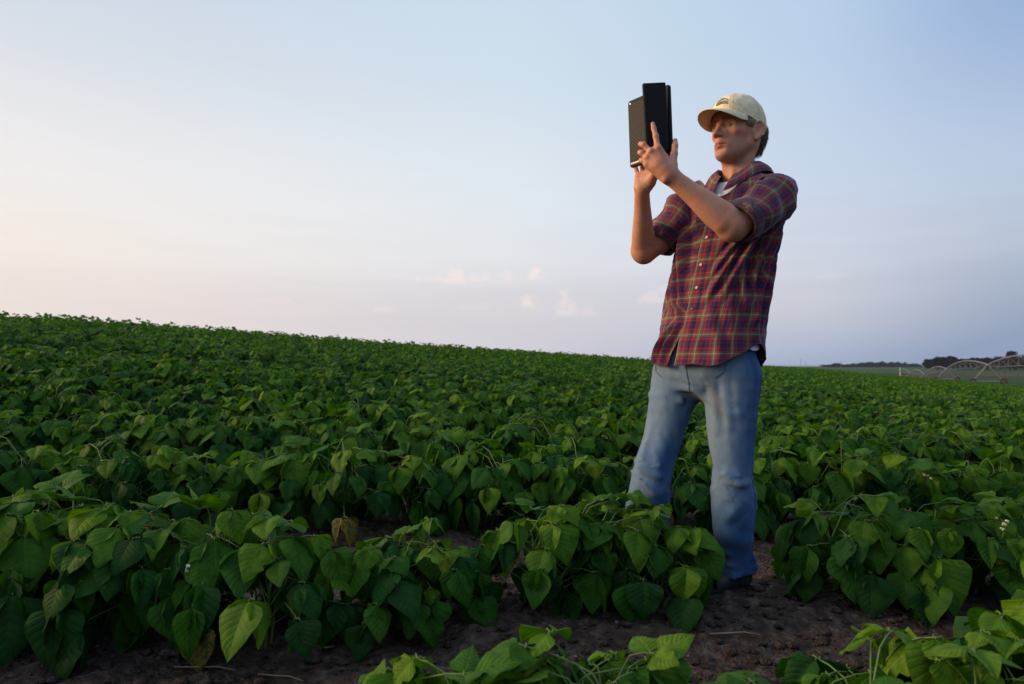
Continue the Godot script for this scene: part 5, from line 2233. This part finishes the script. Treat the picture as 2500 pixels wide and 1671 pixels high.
# ------------------------------------------------------------------ what lies on the soil
func build_litter() -> void:
	var r := RandomNumberGenerator.new()
	r.seed = 31
	# clods and pebbles, past counting
	for pass_ in 2:
		var st := begin()
		var m: Mesh
		var sm := SphereMesh.new()
		sm.radius = 0.5
		sm.height = 1.0
		sm.radial_segments = 8
		sm.rings = 5
		var arr := sm.get_mesh_arrays()
		var vs: PackedVector3Array = arr[Mesh.ARRAY_VERTEX]
		for i in vs.size():
			var v := vs[i]
			vs[i] = v * (1.0 + 0.45 * noise.get_noise_3d(v.x * 2.2 + pass_ * 9.0, v.y * 2.2, v.z * 2.2))
		m = array_mesh(vs, arr[Mesh.ARRAY_INDEX])
		var mm := MultiMesh.new()
		mm.transform_format = MultiMesh.TRANSFORM_3D
		mm.mesh = m
		var count := 11000 if pass_ == 0 else 420
		mm.instance_count = count
		for i in count:
			var d := 0.75 + 4.2 * pow(r.randf(), 1.4)
			var x := r.randf_range(-0.82, 0.82) * d
			var s := (0.005 + 0.030 * pow(r.randf(), 3.5)) if pass_ == 0 else (0.003 + 0.008 * pow(r.randf(), 2.0))
			var b := Basis.from_euler(Vector3(r.randf() * 6.0, r.randf() * 6.0, r.randf() * 6.0)).scaled(Vector3(s * 1.2, s * 0.75, s))
			mm.set_instance_transform(i, Transform3D(b, Vector3(x, soil(x, -d) + s * 0.12 + noise.get_noise_2d(x * 5.0, d * 5.0) * 0.022, -d)))
		var o := MultiMeshInstance3D.new()
		o.name = "soil_clods" if pass_ == 0 else "pebbles"
		o.multimesh = mm
		o.material_override = clod_material() if pass_ == 0 else mat_of(Color(0.17, 0.15, 0.13), 0.8)
		add_child(o)
		tag(o, "crumbled dark soil clods lying between the bean rows" if pass_ == 0 else "small pale pebbles scattered on the dark soil", "soil" if pass_ == 0 else "pebbles", "", "stuff")
	# withered leaves on the ground
	var dead := mat_of(Color(0.14, 0.095, 0.045), 0.85)
	var fallen := [
		[Vector2(0.70, 1.74), 0.085, 0.7, "curled dry brown leaf on the soil in front of the man's shoe"],
		[Vector2(0.44, 1.86), 0.070, 2.4, "withered brown leaf below the plants at the man's feet"],
		[Vector2(-0.52, 2.02), 0.060, 4.0, "dead leaf in the gap between the two left groups of plants"],
		[Vector2(0.98, 1.78), 0.050, 5.2, "small dry leaf on the soil below the right-hand plants"],
		[Vector2(-0.25, 1.74), 0.055, 1.5, "dry leaf on open soil in front of the low middle plants"],
	]
	for q in fallen:
		var c: Vector2 = q[0]
		var t := thing("fallen_leaf", q[3], "leaf", Vector3(c.x, soil(c.x, -c.y) + 0.012, -c.y), "withered leaves on the soil")
		var o := put("blade", leaf_meshes[(int(q[2] * 10.0)) % 9], dead, t)
		o.transform = Transform3D(Basis.from_euler(Vector3(0.25, q[2], 0.3)).scaled_local(Vector3.ONE * q[1]), Vector3.ZERO)
	# dry stalks and straws
	var straw := mat_of(Color(0.17, 0.135, 0.09), 0.85)
	var bits := [
		[Vector2(0.76, 1.66), 0.085, 0.25, 0.0055, "thick split dry stalk lying on the soil right of the man's foot"],
		[Vector2(0.70, 1.60), 0.045, -0.9, 0.0014, "thin straw crossing beside the thick dry stalk"],
		[Vector2(0.92, 1.58), 0.070, -0.55, 0.0016, "thin straw alone on bare soil near the bottom right leaves"],
		[Vector2(0.68, 2.12), 0.075, 0.05, 0.0030, "flat dry stalk on the soil just in front of the man's shoe"],
		[Vector2(-0.62, 1.86), 0.070, 0.30, 0.0020, "pale straw on the dark soil under the tall left plants"],
		[Vector2(-0.42, 1.80), 0.050, -0.30, 0.0018, "short pale straw to the right of the yellowed hanging leaf"],
		[Vector2(-0.84, 1.90), 0.090, 0.12, 0.0022, "curved grey twig lying below the left group of plants"],
		[Vector2(-0.10, 1.90), 0.100, 0.20, 0.0022, "greyish twig on the soil under the low middle plants"],
	]
	for q in bits:
		var c: Vector2 = q[0]
		var y := soil(c.x, -c.y) + 0.012
		var t := thing("dry_stalk", q[4], "straw", Vector3(c.x, y, -c.y), "dry stalks on the soil")
		var d: Vector3 = Vector3(cos(q[2]), 0, sin(q[2])) * q[1]
		var st := begin()
		tube(st, [-d, -d * 0.3 + Vector3(0, 0.004, 0.004), d * 0.4 + Vector3(0, 0.006, -0.002), d], [q[3] * 0.8, q[3], q[3] * 0.9, q[3] * 0.4], 6)
		put("stalk", st.commit(), straw, t)

func clod_material() -> StandardMaterial3D:
	var m := soil_material()
	m.uv1_scale = Vector3.ONE * 4.0
	return m
